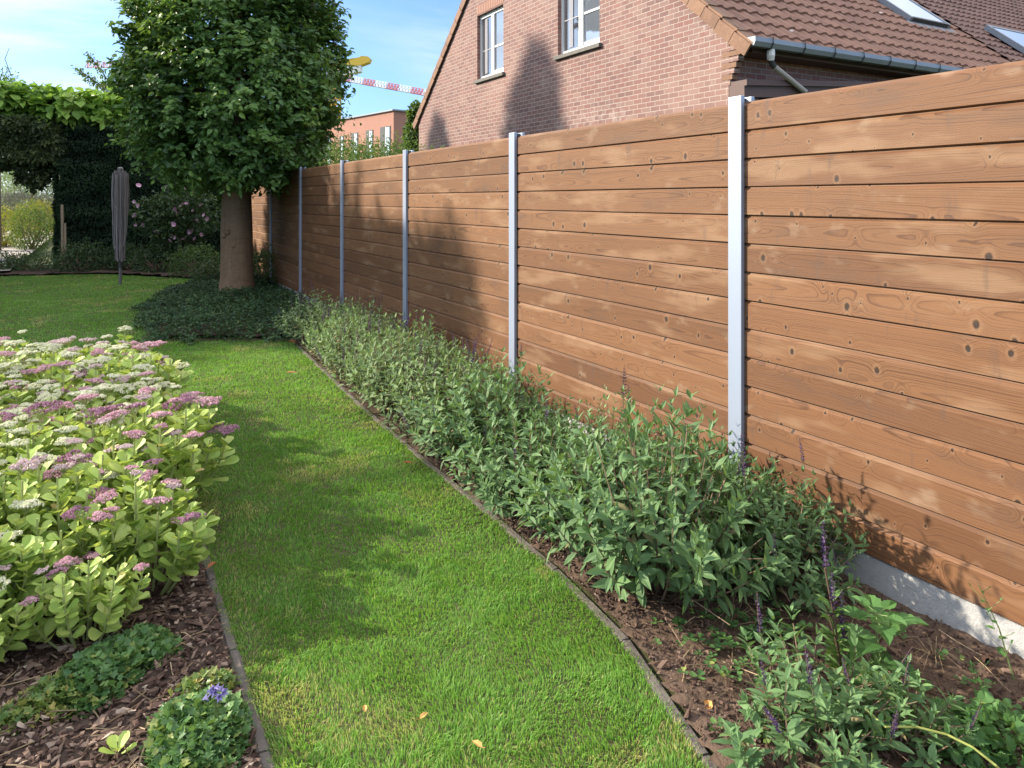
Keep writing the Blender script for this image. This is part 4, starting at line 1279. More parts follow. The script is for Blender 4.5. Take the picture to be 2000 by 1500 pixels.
    mb = MB(); clump(mb, (0, 0, 4.55), (.55, .5, .55), 900, .09, .035, T_KITE, 7, lump=.5, shell=.3); mb.build('crown', M['shrub_mid'], r)
    # bushes and a young tree behind the fence
    for i, (px, f, zt, rx, m, lab) in enumerate(((672, 15.5, 2.72, 1.0, 'bush', 'pale green bush over the fence beside the clipped crown'), (730, 16.5, 2.78, 1.0, 'bush', 'light green bush over the fence below the pink building'),
                                                (778, 16.0, 2.72, .9, 'bush', 'light green bush over the fence left of the brick gable'), (640, 18, 3.0, 1.1, 'bush', 'pale green bush over the fence partly behind the clipped crown'))):
        shrub('bush', lab, px, f, zt - .95, (rx, 1.0, 1.0), 5200, .075, .03, m, grp='bushes behind the fence', seed=130 + i, lump=.5, cat='bush')
    c = LW((812 - 1000) / F_PX * 19.6, 19.6)
    r = thing('young_tree', 'narrow bright green tree at the far corner of the brick house', 'tree', c)
    tm = MB(); tube(tm, [(0, 0, -.1), (0, 0, 1.5), (0, .05, 3.6)], [.07, .05, .02], 7); tm.build('trunk', M['bark'], r)
    mb = MB()
    for z, a in ((2.0, .5), (2.6, .44), (3.15, .34), (3.65, .2)):
        clump(mb, (0, 0, z), (a, a, .42), 900, .10, .07, T_OVATE, int(z * 10), lump=.4, shell=.4)
    mb.build('crown', M['shrub_sun'], r)
M['shrub_mid2'] = leafmat('green shrub leaves', [(0, (.025, .055, .018)), (.5, (.058, .115, .034)), (.9, (.115, .17, .055)), (1, (.2, .2, .09))], .25, .5, .35)
M['shrub_sun'] = leafmat('sunny shrub leaves', [(0, (.035, .07, .02)), (.5, (.075, .135, .035)), (1, (.16, .23, .06))], .3, .5, .3)
M['fruit'] = leafmat('fruit tree leaves', [(0, (.05, .085, .035)), (.5, (.11, .17, .06)), (1, (.20, .26, .10))], .3, .5, .4)
far_garden()

# rotary clothes dryer, folded
def dryer():
    b = G(235, 556)
    r = thing('clothes_dryer', 'folded rotary clothes dryer with grey lines bunched round its pole on the far lawn', 'clothes dryer', b)
    m = MB(); tube(m, [(0, 0, -.1), (0, 0, 1.0), (0, 0, 1.98)], [.024, .024, .02], 12); m.build('pole', M['greypole'], r)
    m = MB(); tube(m, [(0, 0, .30), (0, 0, .42)], [.034, .034], 12); m.build('ground_socket', M['dark'], r)
    m = MB(); tube(m, [(0, 0, 1.9), (0, 0, 2.0), (0, 0, 2.02)], [.05, .05, .02], 10); m.build('cap', M['greypole'], r)
    rng = np.random.default_rng(2)
    for i in range(4):
        a = i * math.pi / 2 + .5
        d = np.array([math.cos(a), math.sin(a), 0])
        m = MB(); tube(m, [d * .045 + [0, 0, .40], d * .07 + [0, 0, 1.2], d * .085 + [0, 0, 1.96]], .016, 6); m.build('arm', M['cover'], r)
    for i in range(22):
        a = rng.random() * 6.28; w = .105 + .065 * rng.random()
        zt, zb = 1.93 - .05 * rng.random(), .42 + .05 * i * rng.uniform(.8, 1.1)
        t = np.linspace(-1, 1, 17)
        d = np.array([math.cos(a), math.sin(a), 0]); e_ = np.array([-math.sin(a), math.cos(a), 0]) * rng.uniform(-.06, .06)
        sh = np.abs(t) ** .35 * np.sign(t)
        prof = w * np.where(np.abs(t) < .999, np.sin(np.clip(np.abs(t), 0, 1) * math.pi * .72 + .25), .5)
        P = d[None] * (np.sign(t) * np.abs(t) ** .5 * w * (1.15 - .45 * np.abs(t) ** 2))[:, None] + e_ + np.stack([0 * t, 0 * t, zb + (zt - zb) * np.abs(t) ** 2.2], 1)
        m = MB(); tube(m, P, .0055, 4); m.build('line', M['line'], r)
    m = MB()
    for i in range(46):
        a = rng.random() * 6.28; w = .05 + .05 * rng.random()
        q = np.array([math.cos(a) * w, math.sin(a) * w, 0])
        z0, z1 = rng.uniform(.38, .8), rng.uniform(1.85, 1.96)
        tube(m, [q * .8 + [0, 0, z0], q * 1.15 + [0, 0, (z0 + z1) / 2], q * .95 + [0, 0, z1]], .008, 4)
    m.build('line_bundle', M['cover'], r)
dryer()

# ------------------------------------------------------------------ stonecrop bed
def head_mesh(rad, n, m, seed, name='flower_head'):
    """flat topped cluster of tiny florets on short forked stalks; origin where the stalks leave the stem"""
    rng = np.random.default_rng(seed)
    mb = MB()
    ns = 9
    for i in range(ns):
        a = i * 2.4; q = rad * .82 * math.sqrt((i + .5) / ns)
        tip = np.array([q * math.cos(a), q * math.sin(a), rad * .62])
        tube(mb, [(0, 0, 0), tip * [.35, .35, .5], tip], [.0028, .0022, .0014], 4, 1, cap=False)
        for s in (-.5, .5):
            t2 = tip * [1, 1, 1.12] + np.array([math.cos(a + s * 2) * rad * .2, math.sin(a + s * 2) * rad * .2, 0])
            tube(mb, [tip * .8, t2], [.0016, .0010], 3, 1, cap=False)
    a = rng.random(n) * 6.283
    q = np.sqrt(rng.random(n))
    lob = 1 + .16 * np.sin(a * 5 + seed) + .10 * np.sin(a * 3 + 2 * seed)
    x, y = q * np.cos(a) * rad * lob, q * np.sin(a) * rad * lob * .92
    bump = fbm(x / rad * 2.6 + seed, y / rad * 2.6 + 3, 2)
    gap = bump > .40
    x, y, q, bump, a = x[gap], y[gap], q[gap], bump[gap], a[gap]; n = len(x)
    z = rad * (.66 + .20 * (1 - q ** 2)) + (bump - .5) * rad * .40 - rng.random(n) * .004
    s = .0030 + .0022 * rng.random(n)
    T = np.array([(1, 0, 0), (-.5, .87, 0), (-.5, -.87, 0), (0, 0, 1.1), (0, 0, -1.3)])
    ph = rng.random(n) * 6.28
    rot = np.stack([np.stack([np.cos(ph), -np.sin(ph), 0 * ph], 1), np.stack([np.sin(ph), np.cos(ph), 0 * ph], 1), np.stack([0 * ph, 0 * ph, 0 * ph + 1], 1)], 1)
    V = np.einsum('nij,kj->nki', rot, T) * s[:, None, None] + np.stack([x, y, z], 1)[:, None]
    Fq = np.array([(0, 1, 3), (1, 2, 3), (2, 0, 3), (1, 0, 4), (2, 1, 4), (0, 2, 4)])
    rn = np.clip(.5 + .22 * rng.normal(size=n) + .9 * (bump - .5), 0, 1)
    mb.add(V.reshape(-1, 3), (Fq[None] + 5 * np.arange(n)[:, None, None]).reshape(-1, 3), 0, np.repeat(rn, 5))
    o = mb.build(name, [M[m], M['sedum_stem']])
    return o

def sedum_foliage(seed, nst, hgt, spread, open_=0.0):
    rng = np.random.default_rng(seed)
    mb = MB(); tips = []
    for i in range(nst):
        a = i * 2.399 + rng.normal() * .3
        q = math.sqrt((i + .5) / nst)
        b = np.array([.09 * q * math.cos(a), .09 * q * math.sin(a), 0])
        h = hgt * (1 - .30 * q ** 2) * rng.uniform(.85, 1.1)
        tp = np.array([spread * q * math.cos(a), spread * q * math.sin(a), h])
        mid = (b + tp) / 2 + np.array([math.cos(a), math.sin(a), 0]) * .05 * q + [0, 0, .02]
        t = np.linspace(0, 1, 8)[:, None]
        P = (1 - t) ** 2 * b + 2 * t * (1 - t) * (mid * 2 - (b + tp) / 2) + t ** 2 * tp
        tube(mb, P, np.linspace(.0062, .0036, 8), 6, 1, rng.random())
        tips.append((P[-1], unit(P[-1] - P[-2])))
        npair = int(rng.integers(7, 10))
        for k in range(npair):
            f = (.30 + open_ * .25) + (.68 - open_ * .25) * k / npair
            qv = f * 7; j = int(qv); c = P[j] + (P[min(j + 1, 7)] - P[j]) * (qv - j)
            ax = unit(P[min(j + 1, 7)] - P[j])
            th = k * 1.57 + a + rng.normal() * .3
            s1 = unit(np.cross(ax, [math.cos(th), math.sin(th), .13]))
            sz = (.086 - .030 * k / npair) * rng.uniform(.8, 1.2)
            for sg in (1, -1, 1)[: 2 if rng.random() < .6 else 3]:
                sv = s1 * sg if rng.random() < .85 else unit(np.cross(ax, s1))
                D = unit(sv * 1.0 + ax * (.35 + .35 * rng.random()) + rng.normal(size=3) * .12)
                N = unit(ax + rng.normal(size=3) * .25)
                leaves(mb, c[None], D[None], N[None], sz, sz * rng.uniform(.66, .84), T_SPOON, float(np.clip(.45 + .22 * rng.normal(), 0, 1)))
    return mb, tips

def sedum_bed():
    heads = {'cream': [head_mesh(.044, 330, 'cream', 1), head_mesh(.030, 190, 'cream', 2), head_mesh(.052, 420, 'cream', 3)],
             'pink': [head_mesh(.046, 340, 'pink', 4), head_mesh(.032, 200, 'pink', 5)],
             'blush': [head_mesh(.042, 300, 'blush', 6), head_mesh(.028, 180, 'blush', 7)],
             'mauve': [head_mesh(.056, 430, 'mauve', 8), head_mesh(.044, 310, 'mauve', 9)]}
    used = set()
    rng = np.random.default_rng(77)
    fol = []
    for v in range(5):
        mb, tips = sedum_foliage(200 + v, 21 if v < 4 else 24, .47, .27, .0 if v < 4 else .9)
        o = mb.build('foliage', [M['sedum'], M['sedum_stem']])
        fol.append((o, tips))
    first = {}
    rows = [2.74, 3.02, 3.38, 3.74, 4.12, 4.50, 4.88, 5.28, 5.74]
    plants = []
    for ri, y in enumerate(rows):
        ncol = 6 if ri < 3 else 7 if ri < 5 else 9
        for ci in range(ncol):
            x = (.13 if ri else -.06) - ci * (.31 if ri else .26) + (.07 if ri % 2 else 0) + rng.uniform(-.05, .05)
            
            plants.append((ri, ci, x, y + rng.uniform(-.06, .06) - (.10 * ci if 0 < ri < 3 else 0) * .35))
    rown = ['nearest', 'second', 'third', 'fourth', 'fifth', 'sixth', 'seventh', 'eighth', 'farthest']
    for ri, ci, x, y in plants:
        pal = rng.random()
        edge = ci == 0
        if edge: mix = ['pink', 'pink', 'blush', 'mauve'] if ri < 4 else ['pink', 'cream', 'blush', 'cream']
        elif ri in (3,): mix = ['pink', 'cream', 'mauve', 'cream', 'cream'] if ci < 4 else ['cream', 'blush']
        elif ci > 1: mix = ['cream', 'cream', 'cream', 'cream', 'cream', 'cream', 'blush'] if pal < .82 else ['cream', 'cream', 'pink']
        elif ri in (4, 5, 6): mix = ['cream', 'cream', 'cream', 'pink'] if pal < .7 else ['pink', 'blush', 'cream']
        elif ri >= 7: mix = ['cream', 'cream', 'blush', 'pink'] if pal < .6 else ['cream', 'cream', 'blush']
        else: mix = ['cream', 'blush']
        vi = int(rng.integers(0, 4))
        if (ri, ci) in ((1, 2), (1, 3)): vi = 4
        look = {'pink': 'pink', 'cream': 'cream', 'blush': 'pale pinkish', 'mauve': 'mauve'}[mix[0]]
        lab = 'stonecrop with mostly %s flower heads, %s row from the camera, %s' % (look, rown[ri], 'at the lawn edge' if ci == 0 else ORD[ci] + ' in from the lawn')
        scl = rng.uniform(.92, 1.08) * (1.12 if ri > 5 else 1.05 if ri > 1 else .88 if ri else .60)
        root = thing('stonecrop_plant', lab, 'flowering plant', (x, y, .01), rng.random() * 6.28, 'stonecrop plants in the flower bed')
        root.scale = (scl,) * 3
        src, tips = fol[vi]
        if vi not in first:
            src.parent = root; first[vi] = 1
        else:
            child(src, root)
        for ti, (tp, ax) in enumerate(tips):
            pr = .80 if ri > 2 else (.6 if edge else .45 if ri == 2 else .14)
            if rng.random() > pr: continue
            kind = mix[int(rng.integers(len(mix)))]
            pool = heads[kind]; hi = int(rng.integers(len(pool)))
            tilt = (ax[1] * -.35 + rng.normal() * .1, ax[0] * .35 + rng.normal() * .1, rng.random() * 6.28)
            s = rng.uniform(.7, 1.2)
            if (kind, hi) not in used:
                o = pool[hi]; o.parent = root; used.add((kind, hi))
            else:
                o = child(pool[hi], root)
            o.location = tuple(tp - np.array([0, 0, .004]) + np.array([0, 0, rng.uniform(0, .03)])); o.rotation_euler = tilt; o.scale = (s, s, s)
    for k, pool in heads.items():
        for hi, o in enumerate(pool):
            if (k, hi) not in used: bpy.data.objects.remove(o)
    for vi, (o, tips) in enumerate(fol):
        if vi not in first: bpy.data.objects.remove(o)
sedum_bed()

# ------------------------------------------------------------------ bark, twigs and dead leaves on the soil
def chips_stuff():
    rng = np.random.default_rng(51)
    mb = MB()
    def scatter(n, x0, x1, y0, y1, inside, smin, smax, zf, mat=0, thick=.22, lo=0, hi=1):
        x = rng.uniform(x0, x1, n); y = rng.uniform(y0, y1, n)
        ok = inside(x, y); x, y = x[ok], y[ok]; m = len(x)
        L = rng.uniform(smin, smax, m); Wd = L * rng.uniform(.3, .65, m); H = L * thick * rng.uniform(.4, 1, m)
        z = zf(x, y) + H * .3 + rng.random(m) * .010
        d = unit(rng.normal(size=(m, 3)) * [1, 1, .22]); nn = unit(rng.normal(size=(m, 3)) * .3 + [0, 0, 1])
        s = unit(np.cross(d, nn)); nn = np.cross(s, d)
        T = np.array([(-.5, -.3, -.5), (.3, -.45, -.5), (.5, .2, -.5), (-.3, .45, -.5), (-.42, -.24, .5), (.24, -.36, .5), (.42, .14, .5), (-.24, .36, .5)])
        J = T[None] + rng.normal(size=(m, 8, 3)) * .14
        V = np.stack([x, y, z], 1)[:, None] + J[..., 0:1] * (L[:, None] * d)[:, None] + J[..., 1:2] * (Wd[:, None] * s)[:, None] + J[..., 2:3] * (H[:, None] * nn)[:, None]
        Fq = np.array([(4, 5, 6, 7), (0, 1, 5, 4), (1, 2, 6, 5), (2, 3, 7, 6), (3, 0, 4, 7)])
        mb.add(V.reshape(-1, 3), (Fq[None] + 8 * np.arange(m)[:, None, None]).reshape(-1, 4), mat, np.repeat(np.clip(rng.random(m) ** 1.3 * (hi - lo) + lo, 0, 1), 8))
    zl = lambda x, y: .006 + .04 * (fbm(x * 6, y * 6, 4) - .25) + .01
    zr = lambda x, y: .006 + .045 * (fbm(x * 6, y * 6, 4) - .25) + .008
    scatter(17000, -1.6, .36, 1.2, 3.1, lambda x, y: y < 3.1, .006, .032, zl, 0, .25)
    scatter(500, -1.6, .36, 1.2, 3.1, lambda x, y: y < 3.1, .03, .055, zl)
    scatter(1500, -.1, .36, 3.0, 6.0, lambda x, y: x > .2, .014, .04, zl)
    scatter(9000, 1.4, 2.48, 1.0, 4.0, lambda x, y: in_rbed(x, y), .004, .014, zr, 0, .6, .1, .8)
    scatter(3000, 1.4, 2.48, 1.0, 7.5, lambda x, y: in_rbed(x, y), .008, .032, zr, 0, .5, .1, .75)
    scatter(2600, 1.4, 2.1, 1.3, 7.5, lambda x, y: in_rbed(x, y) & (x < edge_r(y) + .28), .008, .030, zr, 0, .4, .1, .9)
    tag(mb.build('bark_mulch', M['chips']), 'brown bark chips and crumbs covering the soil of the beds', 'bark mulch', None, 'stuff')
    mb = MB()
    n = 520
    for i in range(n):
        left = i < 190
        if left: x, y = rng.uniform(-.9, .36), rng.uniform(1.5, 2.9)
        else:
            y = rng.uniform(1.1, 4.0) if i < 430 else rng.uniform(4, 7.5); x = rng.uniform(edge_r(y) + .05, 2.45 if y < 3 else 2.1)
        z = float(zl(x, y)) + .01
        a = rng.random() * 6.28; L = rng.uniform(.04, .20)
        d = np.array([math.cos(a), math.sin(a), 0]); s = np.array([-d[1], d[0], 0])
        c = rng.normal() * .15
        tube(mb, [np.array([x, y, z]) + d * (t * L) + s * (c * L * (t * t - .3)) + [0, 0, .012 * math.sin(t * 3) * rng.random()] for t in (-.5, -.2, .2, .5)], rng.uniform(.0008, .0022), 4, 0, float(rng.random()))
    for i in range(26):                         # small tussocks of dead grass
        if i < 10: x, y = rng.uniform(-.4, .34), rng.uniform(1.7, 2.6)
        else: x, y = rng.uniform(1.9, 2.4), rng.uniform(1.2, 2.1)
        for k in range(int(rng.integers(8, 20))):
            a = rng.random() * 6.28; L = rng.uniform(.04, .13)
            d = np.array([math.cos(a), math.sin(a), 0])
            tube(mb, [np.array([x, y, .01]), np.array([x, y, .01]) + d * L * .5 + [0, 0, L * .45], np.array([x, y, .01]) + d * L + [0, 0, L * .2]], .0009, 3, 0, float(rng.uniform(.5, 1)))
    tag(mb.build('dry_twigs', M['straw']), 'dry twigs and dead grass stalks lying on the soil', 'dry twigs', None, 'stuff')
chips_stuff()

def fallen(px, py, sz, label, rn=.5, z=.02, curl=.6, rot=0.0):
    mb = MB()
    D = np.array([[math.cos(rot), math.sin(rot), .15]])
    T = (T_OVATE[0].copy(), T_OVATE[1]); T[0][:, 2] = T[0][:, 2] * 3 * curl + .2 * curl * T[0][:, 1] ** 2
    leaves(mb, np.array([[0, 0, 0.]]), D, np.array([[0, 0, 1.]]), sz, sz * .6, T, rn)
    tube(mb, [(0, 0, 0), (-.3 * sz * math.cos(rot), -.3 * sz * math.sin(rot), .004)], .0009, 4, 0, .2)
    tag(mb.build('fallen_leaf', M['fallen'], loc=G(px, py, z)), label, 'fallen leaf', 'fallen leaves')
fallen(700, 752, .085, 'curled orange fallen leaf on the soil strip beside the far sage', .5, .03, .8, .6)
fallen(577, 670, .10, 'orange brown fallen leaf at the far corner of the lawn strip', .25, .03, .8, 2.2)
fallen(350, 1388, .05, 'reddish fallen leaf on the bark between the two bellflower mats', .15, .04, .6, 1.0)
fallen(805, 905, .05, 'small red brown fallen leaf at the lawn edge below the sage', .1, .03, .5, 2.6)
fallen(580, 728, .09, 'flat tan fallen leaf lying on the grass', .8, .04, .3, 3.0)
fallen(820, 1404, .03, 'small bright yellow fallen leaf on the near grass', 1.0, .04, .5, .3)
fallen(713, 1390, .026, 'tiny orange yellow fallen leaf on the near grass left of the yellow one', .9, .04, .5, 1.3)
fallen(942, 1460, .034, 'yellow fallen leaf at the bottom of the lawn', .97, .04, .4, 2.0)
fallen(1385, 1390, .045, 'pale tan fallen leaf on the bare soil near the edging', .85, .03, .7, .9)
fallen(405, 1110, .045, 'dark red fallen leaf under the stonecrop at the lawn edge', .05, .03, .7, .5)

# ------------------------------------------------------------------ sage along the fence
def salvia_foliage(seed, nst, rad, hgt, ls, dry=.12):
    rng = np.random.default_rng(seed)
    mb, sm = MB(), MB()
    tips = []
    for i in range(nst):
        a = i * 2.399 + rng.normal() * .25
        q = math.sqrt((i + .5) / nst)
        h = hgt * (1 - .50 * q ** 2.0) * rng.uniform(.62, 1.15)
        b = np.array([.10 * q * math.cos(a), .10 * q * math.sin(a), 0])
        tp = np.array([rad * q * math.cos(a) * rng.uniform(.85, 1.1), rad * q * math.sin(a) * rng.uniform(.85, 1.1), h])
        ctrl = (b * .4 + tp * .6) * [1, 1, .75] + rng.normal(size=3) * .02
        t = np.linspace(0, 1, 9)[:, None]
        P = (1 - t) ** 2 * b + 2 * t * (1 - t) * ctrl + t ** 2 * tp
        tube(sm, P[:8], np.linspace(.0042, .0018, 8), 3, 0, float(rng.random()), cap=False)
        tips.append((P[-1], unit(P[-1] - P[-2])))
        npair = int(rng.integers(6, 11))
        f = .34 + .66 * (np.arange(npair) / (npair - 1)) ** .85
        qv = np.clip(f * 8, 0, 7.999); j = qv.astype(int)
        C = P[j] + (P[j + 1] - P[j]) * (qv - j)[:, None]
        AX = unit(P[j + 1] - P[j])
        th = np.arange(npair) * 1.57 + rng.random() * 6
        ref = np.stack([np.cos(th), np.sin(th), 0 * th + .2], 1)
        S1 = unit(np.cross(AX, ref))
        upf = np.interp(f, [.3, .8, 1.0], [.15, .5, 1.5])[:, None]
        sz = ls * np.interp(f, [.3, .6, .85, 1], [.75, 1.1, .95, .55]) * rng.uniform(.8, 1.2, npair)
        for sg in (1, -1):
            D = unit(S1 * sg + AX * upf + rng.normal(size=(npair, 3)) * .36)
            N = unit(AX * 1.0 - S1 * sg * .25 + rng.normal(size=(npair, 3)) * .25)
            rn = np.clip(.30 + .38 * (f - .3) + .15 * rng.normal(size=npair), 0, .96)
            dd = rng.random(npair) < dry * (f < .6)
            rn = np.where(dd, 1.0, rn)
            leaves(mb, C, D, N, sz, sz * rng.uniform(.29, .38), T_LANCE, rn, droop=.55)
        # axillary leaf pairs half way
        sel = rng.random(npair) < .6
        if sel.any():
            D = unit(np.cross(AX, S1)[sel] * np.where(rng.random(sel.sum()) < .5, 1, -1)[:, None] + AX[sel] * .7 + rng.normal(size=(sel.sum(), 3)) * .2)
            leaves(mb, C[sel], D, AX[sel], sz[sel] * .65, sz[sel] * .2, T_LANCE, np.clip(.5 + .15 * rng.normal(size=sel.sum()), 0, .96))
    for i in range(60):                    # old brown stalks at the bottom
        a = rng.random() * 6.28; q = rng.uniform(.3, 1.0) * rad
        z = rng.uniform(.02, .6 * hgt)
        tp = np.array([q * math.cos(a), q * math.sin(a), z])
        b = np.array([.05 * math.cos(a), .05 * math.sin(a), 0])
        tube(sm, [b, (b + tp) / 2 + rng.normal(size=3) * .02 + [0, 0, .03], tp], [.0026, .002, .001], 3, 0, float(rng.random()), cap=False)
    return mb, sm, tips

def spike_mesh(L, m, seed, dens=1.0):
    rng = np.random.default_rng(seed)
    mb = MB()
    tube(mb, [(0, 0, -.02), (.004, 0, L * .5), (0, .003, L)], [.0016, .0013, .0007], 4, 1)
    n = int(L / .012)
    for k in range(n):
        z = .02 + (L - .025) * k / n
        c = int(6 * dens)
        a = rng.random(c) * 6.28
        D = np.stack([np.cos(a), np.sin(a), rng.uniform(.2, 1.0, c)], 1)
        s = .013 * (1 - .5 * k / n) * rng.uniform(.7, 1.2, c)
        leaves(mb, np.tile([0, 0, z], (c, 1)) + D * .001, D, np.stack([-np.sin(a) * .3, np.cos(a) * .3, 0 * a + 1], 1), s, s * .6, T_KITE, np.clip(.5 + .3 * rng.normal(size=c), 0, 1), 0)
    return mb.build('flower_spike', [M[m], M['twig']])

def salvias():
    rng = np.random.default_rng(300)
    spk = [spike_mesh(.15, 'spike', 1), spike_mesh(.11, 'spike', 2), spike_mesh(.19, 'spike_faded', 3, .7), spike_mesh(.15, 'spike_faded', 4, .8)]
    used = [False] * 4
    protos = []
    for v in range(6):
        near = v < 2
        mb, sm, tips = salvia_foliage(320 + v, (118, 108, 112, 100, 104, 76)[v], (.44, .41, .41, .39, .40, .33)[v], (.57, .54, .55, .50, .52, .55)[v], (.064, .061, .056, .054, .052, .046)[v], (.08, .10, .22, .28, .32, .3)[v])
        f = mb.build('foliage', M['salvia'] if v > 1 else M['salvia_n']); s = sm.build('stems', M['twig'])
        protos.append([f, s, tips, False])
    ys_f = [2.10, 2.50, 2.95, 3.40, 3.84, 4.26, 4.70, 5.14, 5.58, 6.02, 6.50, 6.98, 7.45]
    items = []
    for i, y in enumerate(ys_f):
        fx = edge_r(y) + .23 + (.02 if i % 2 else -.03) + (.06 if i == 0 else 0)
        items.append(('lawn', i, fx, y, 0 if i in (0, 2) else 1 if i in (1, 3) else 2 + i % 3))
    ys_b = [1.92, 2.42, 2.95, 3.55, 4.30, 4.86, 5.36, 5.86, 6.34, 6.80, 7.25]
    for i, y in enumerate(ys_b):
        items.append(('fence', i, 2.20 + rng.uniform(-.03, .03), y, (1, 0, 5, 5, 3, 2, 4, 5, 3, 2, 4)[i]))
    for row, i, x, y, v in items:
        lab = 'grey green sage clump, %s from the camera in the row %s' % (ORD[i], 'beside the lawn edge' if row == 'lawn' else 'against the timber fence')
        r = thing('sage_plant', lab, 'sage plant', (x, y, .02), rng.random() * 6.28, 'sage clumps along the fence')
        sc = rng.uniform(.88, 1.14) * (.86 if row == 'fence' and i > 0 else 1.0) * (.98 if y > 5.5 else 1)
        if row == 'fence' and i in (3, 4): sc *= .9
        r.scale = (sc, sc, sc * rng.uniform(.84, 1.06))
        f, s, tips, u = protos[v]
        if not u:
            f.parent = r; s.parent = r; protos[v][3] = True
        else:
            child(f, r); child(s, r)
        ns = 4 if y < 4.2 else 7 if y < 5.2 else 17
        for k in rng.choice(len(tips), ns, replace=False):
            w = int(rng.integers(0, 2)) if y < 4.8 else int(rng.choice([0, 1, 2, 3, 3]))
            tp, ax = tips[k]
            if not used[w]:
                o = spk[w]; o.parent = r; used[w] = True
            else:
                o = child(spk[w], r)
            o.location = tuple(tp - np.array([0, 0, .01])); o.rotation_euler = (-ax[1] * .4 + rng.normal() * .12, ax[0] * .4 + rng.normal() * .12, rng.random() * 6)
            q = rng.uniform(.7, 1.25); o.scale = (q, q, q)
    return spk, protos
M['salvia_n'] = leafmat('green sage leaves', [(0, (.050, .105, .042)), (.4, (.100, .195, .078)), (.8, (.175, .305, .12)), (.96, (.27, .38, .15)), (1, (.30, .23, .12))], .25, .55, .3, vary=(.12, .20, .085))
SPK, SALV = salvias()
for v_, (n_, r_, h_) in enumerate(((20, .30, .42), (15, .26, .36))):
    mb_, sm_, tips_ = salvia_foliage(380 + v_, n_, r_, h_, .070, .10)
    SALV.append([mb_.build('foliage', M['salvia_n']), sm_.build('stems', M['twig']), tips_, False])

# ------------------------------------------------------------------ small plants in the corners
def mat_plant(label, px, py, rx, ry, h, n, ls, seed, name='bellflower_mat', m='campanula', tmpl=T_LOBE, yaw=0.0):
    rng = np.random.default_rng(seed)
    c = G(px, py)
    r = thing(name, label, 'low plant', c)
    mb, sm = MB(), MB()
    a = rng.random(n) * 6.28; q = np.sqrt(rng.random(n))
    lob = .75 + .5 * fbm(np.cos(a) * 1.6 + seed, np.sin(a) * 1.6 + 9, 2)
    x, y = q * np.cos(a) * rx * lob, q * np.sin(a) * ry * lob
    x, y = x * math.cos(yaw) - y * math.sin(yaw), x * math.sin(yaw) + y * math.cos(yaw)
    hh = h * np.sqrt(np.clip(1 - q ** 2.4, 0.02, 1)) * (.55 + .75 * fbm(x * 14 + 3, y * 14 + seed, 2))
    z = .012 + hh * rng.random(n) ** .4
    D = unit(np.stack([x * 2.2, y * 2.2, 0 * x + .25], 1) + rng.normal(size=(n, 3)) * [.6, .6, .3]); N = unit(rng.normal(size=(n, 3)) * .45 + [0, 0, 1])
    rn = np.clip(.30 + .35 * z / h + .18 * rng.normal(size=n) + .25 * (q > .8), 0, 1)
    L = ls * (.6 + .7 * rng.random(n))
    leaves(mb, np.stack([x, y, z], 1), D, N, L, L * .95, tmpl, rn)
    for i in range(60):
        j = int(rng.integers(n))
        tube(sm, [(x[j] * .3, y[j] * .3, 0), (x[j] * .7, y[j] * .7, z[j] * .7), (x[j], y[j], z[j])], .0011, 3, 0, .5, cap=False)
    mb.build('foliage', M[m], r); sm.build('stems', M['petiole'], r)
    return r, c
mat_plant('dark green bellflower mat under the front of the stonecrop', 225, 1325, .19, .13, .08, 1800, .023, 401, yaw=.5)
mat_plant('yellowing bellflower mat spreading over the bark at the left', 140, 1372, .21, .12, .055, 1100, .021, 402, m='campanula_y', yaw=.4)
rb, cb = mat_plant('bellflower mat with one blue flower cluster at the bottom of the lawn edge', 392, 1462, .125, .17, .075, 1700, .022, 403)
mat_plant('small bellflower seedling patch beside the edging above the blue flowered mat', 400, 1368, .09, .07, .05, 330, .020, 404, m='campanula_y')
def bells():
    mb = MB(); rng = np.random.default_rng(9)
    for i in range(9):
        c = np.array([rng.normal() * .016, rng.normal() * .012, .03 + rng.random() * .03])
        tube(mb, [(0, 0, -.05), c * [.5, .5, .5], c], .0009, 3, 1, cap=False)
        ax = unit(np.array([rng.normal() * .7, -.6 + rng.normal() * .5, .5]))
        s1 = unit(np.cross(ax, [0, 0, 1.])); s2 = np.cross(ax, s1)
        for k in range(5):
            a = k * 1.2566
            o = s1 * math.cos(a) + s2 * math.sin(a)
            leaves(mb, c[None], (o * .55 + ax)[None], (ax * .6 - o)[None], .021, .0095, T_OVATE, float(rng.random()))
    return mb.build('flower_cluster', [M['bell'], M['petiole']], rb, loc=(.035, -.02, .10))
bells()
# young stonecrop rosette at the bottom edge
def rosette(px, py, s, label):
    r = thing('stonecrop_seedling', label, 'young plant', G(px, py)); mb = MB(); rng = np.random.default_rng(5)
    for k in range(7):
        a = k * 2.4; D = np.array([[math.cos(a), math.sin(a), .9 - .08 * k]])
        leaves(mb, np.array([[0, 0, .02 + .004 * (7 - k)]]), D, np.array([[-math.cos(a), -math.sin(a), 1]]), s * (.6 + .07 * k), s * .5, T_SPOON, .5)
    mb.build('leaves', M['sedum'], r)
    m2 = MB(); tube(m2, [(0, 0, -.02), (0, 0, .03)], .005, 6); m2.build('stem', M['sedum_stem'], r)
rosette(230, 1497, .06, 'pale green young stonecrop rosette at the bottom edge of the bark')

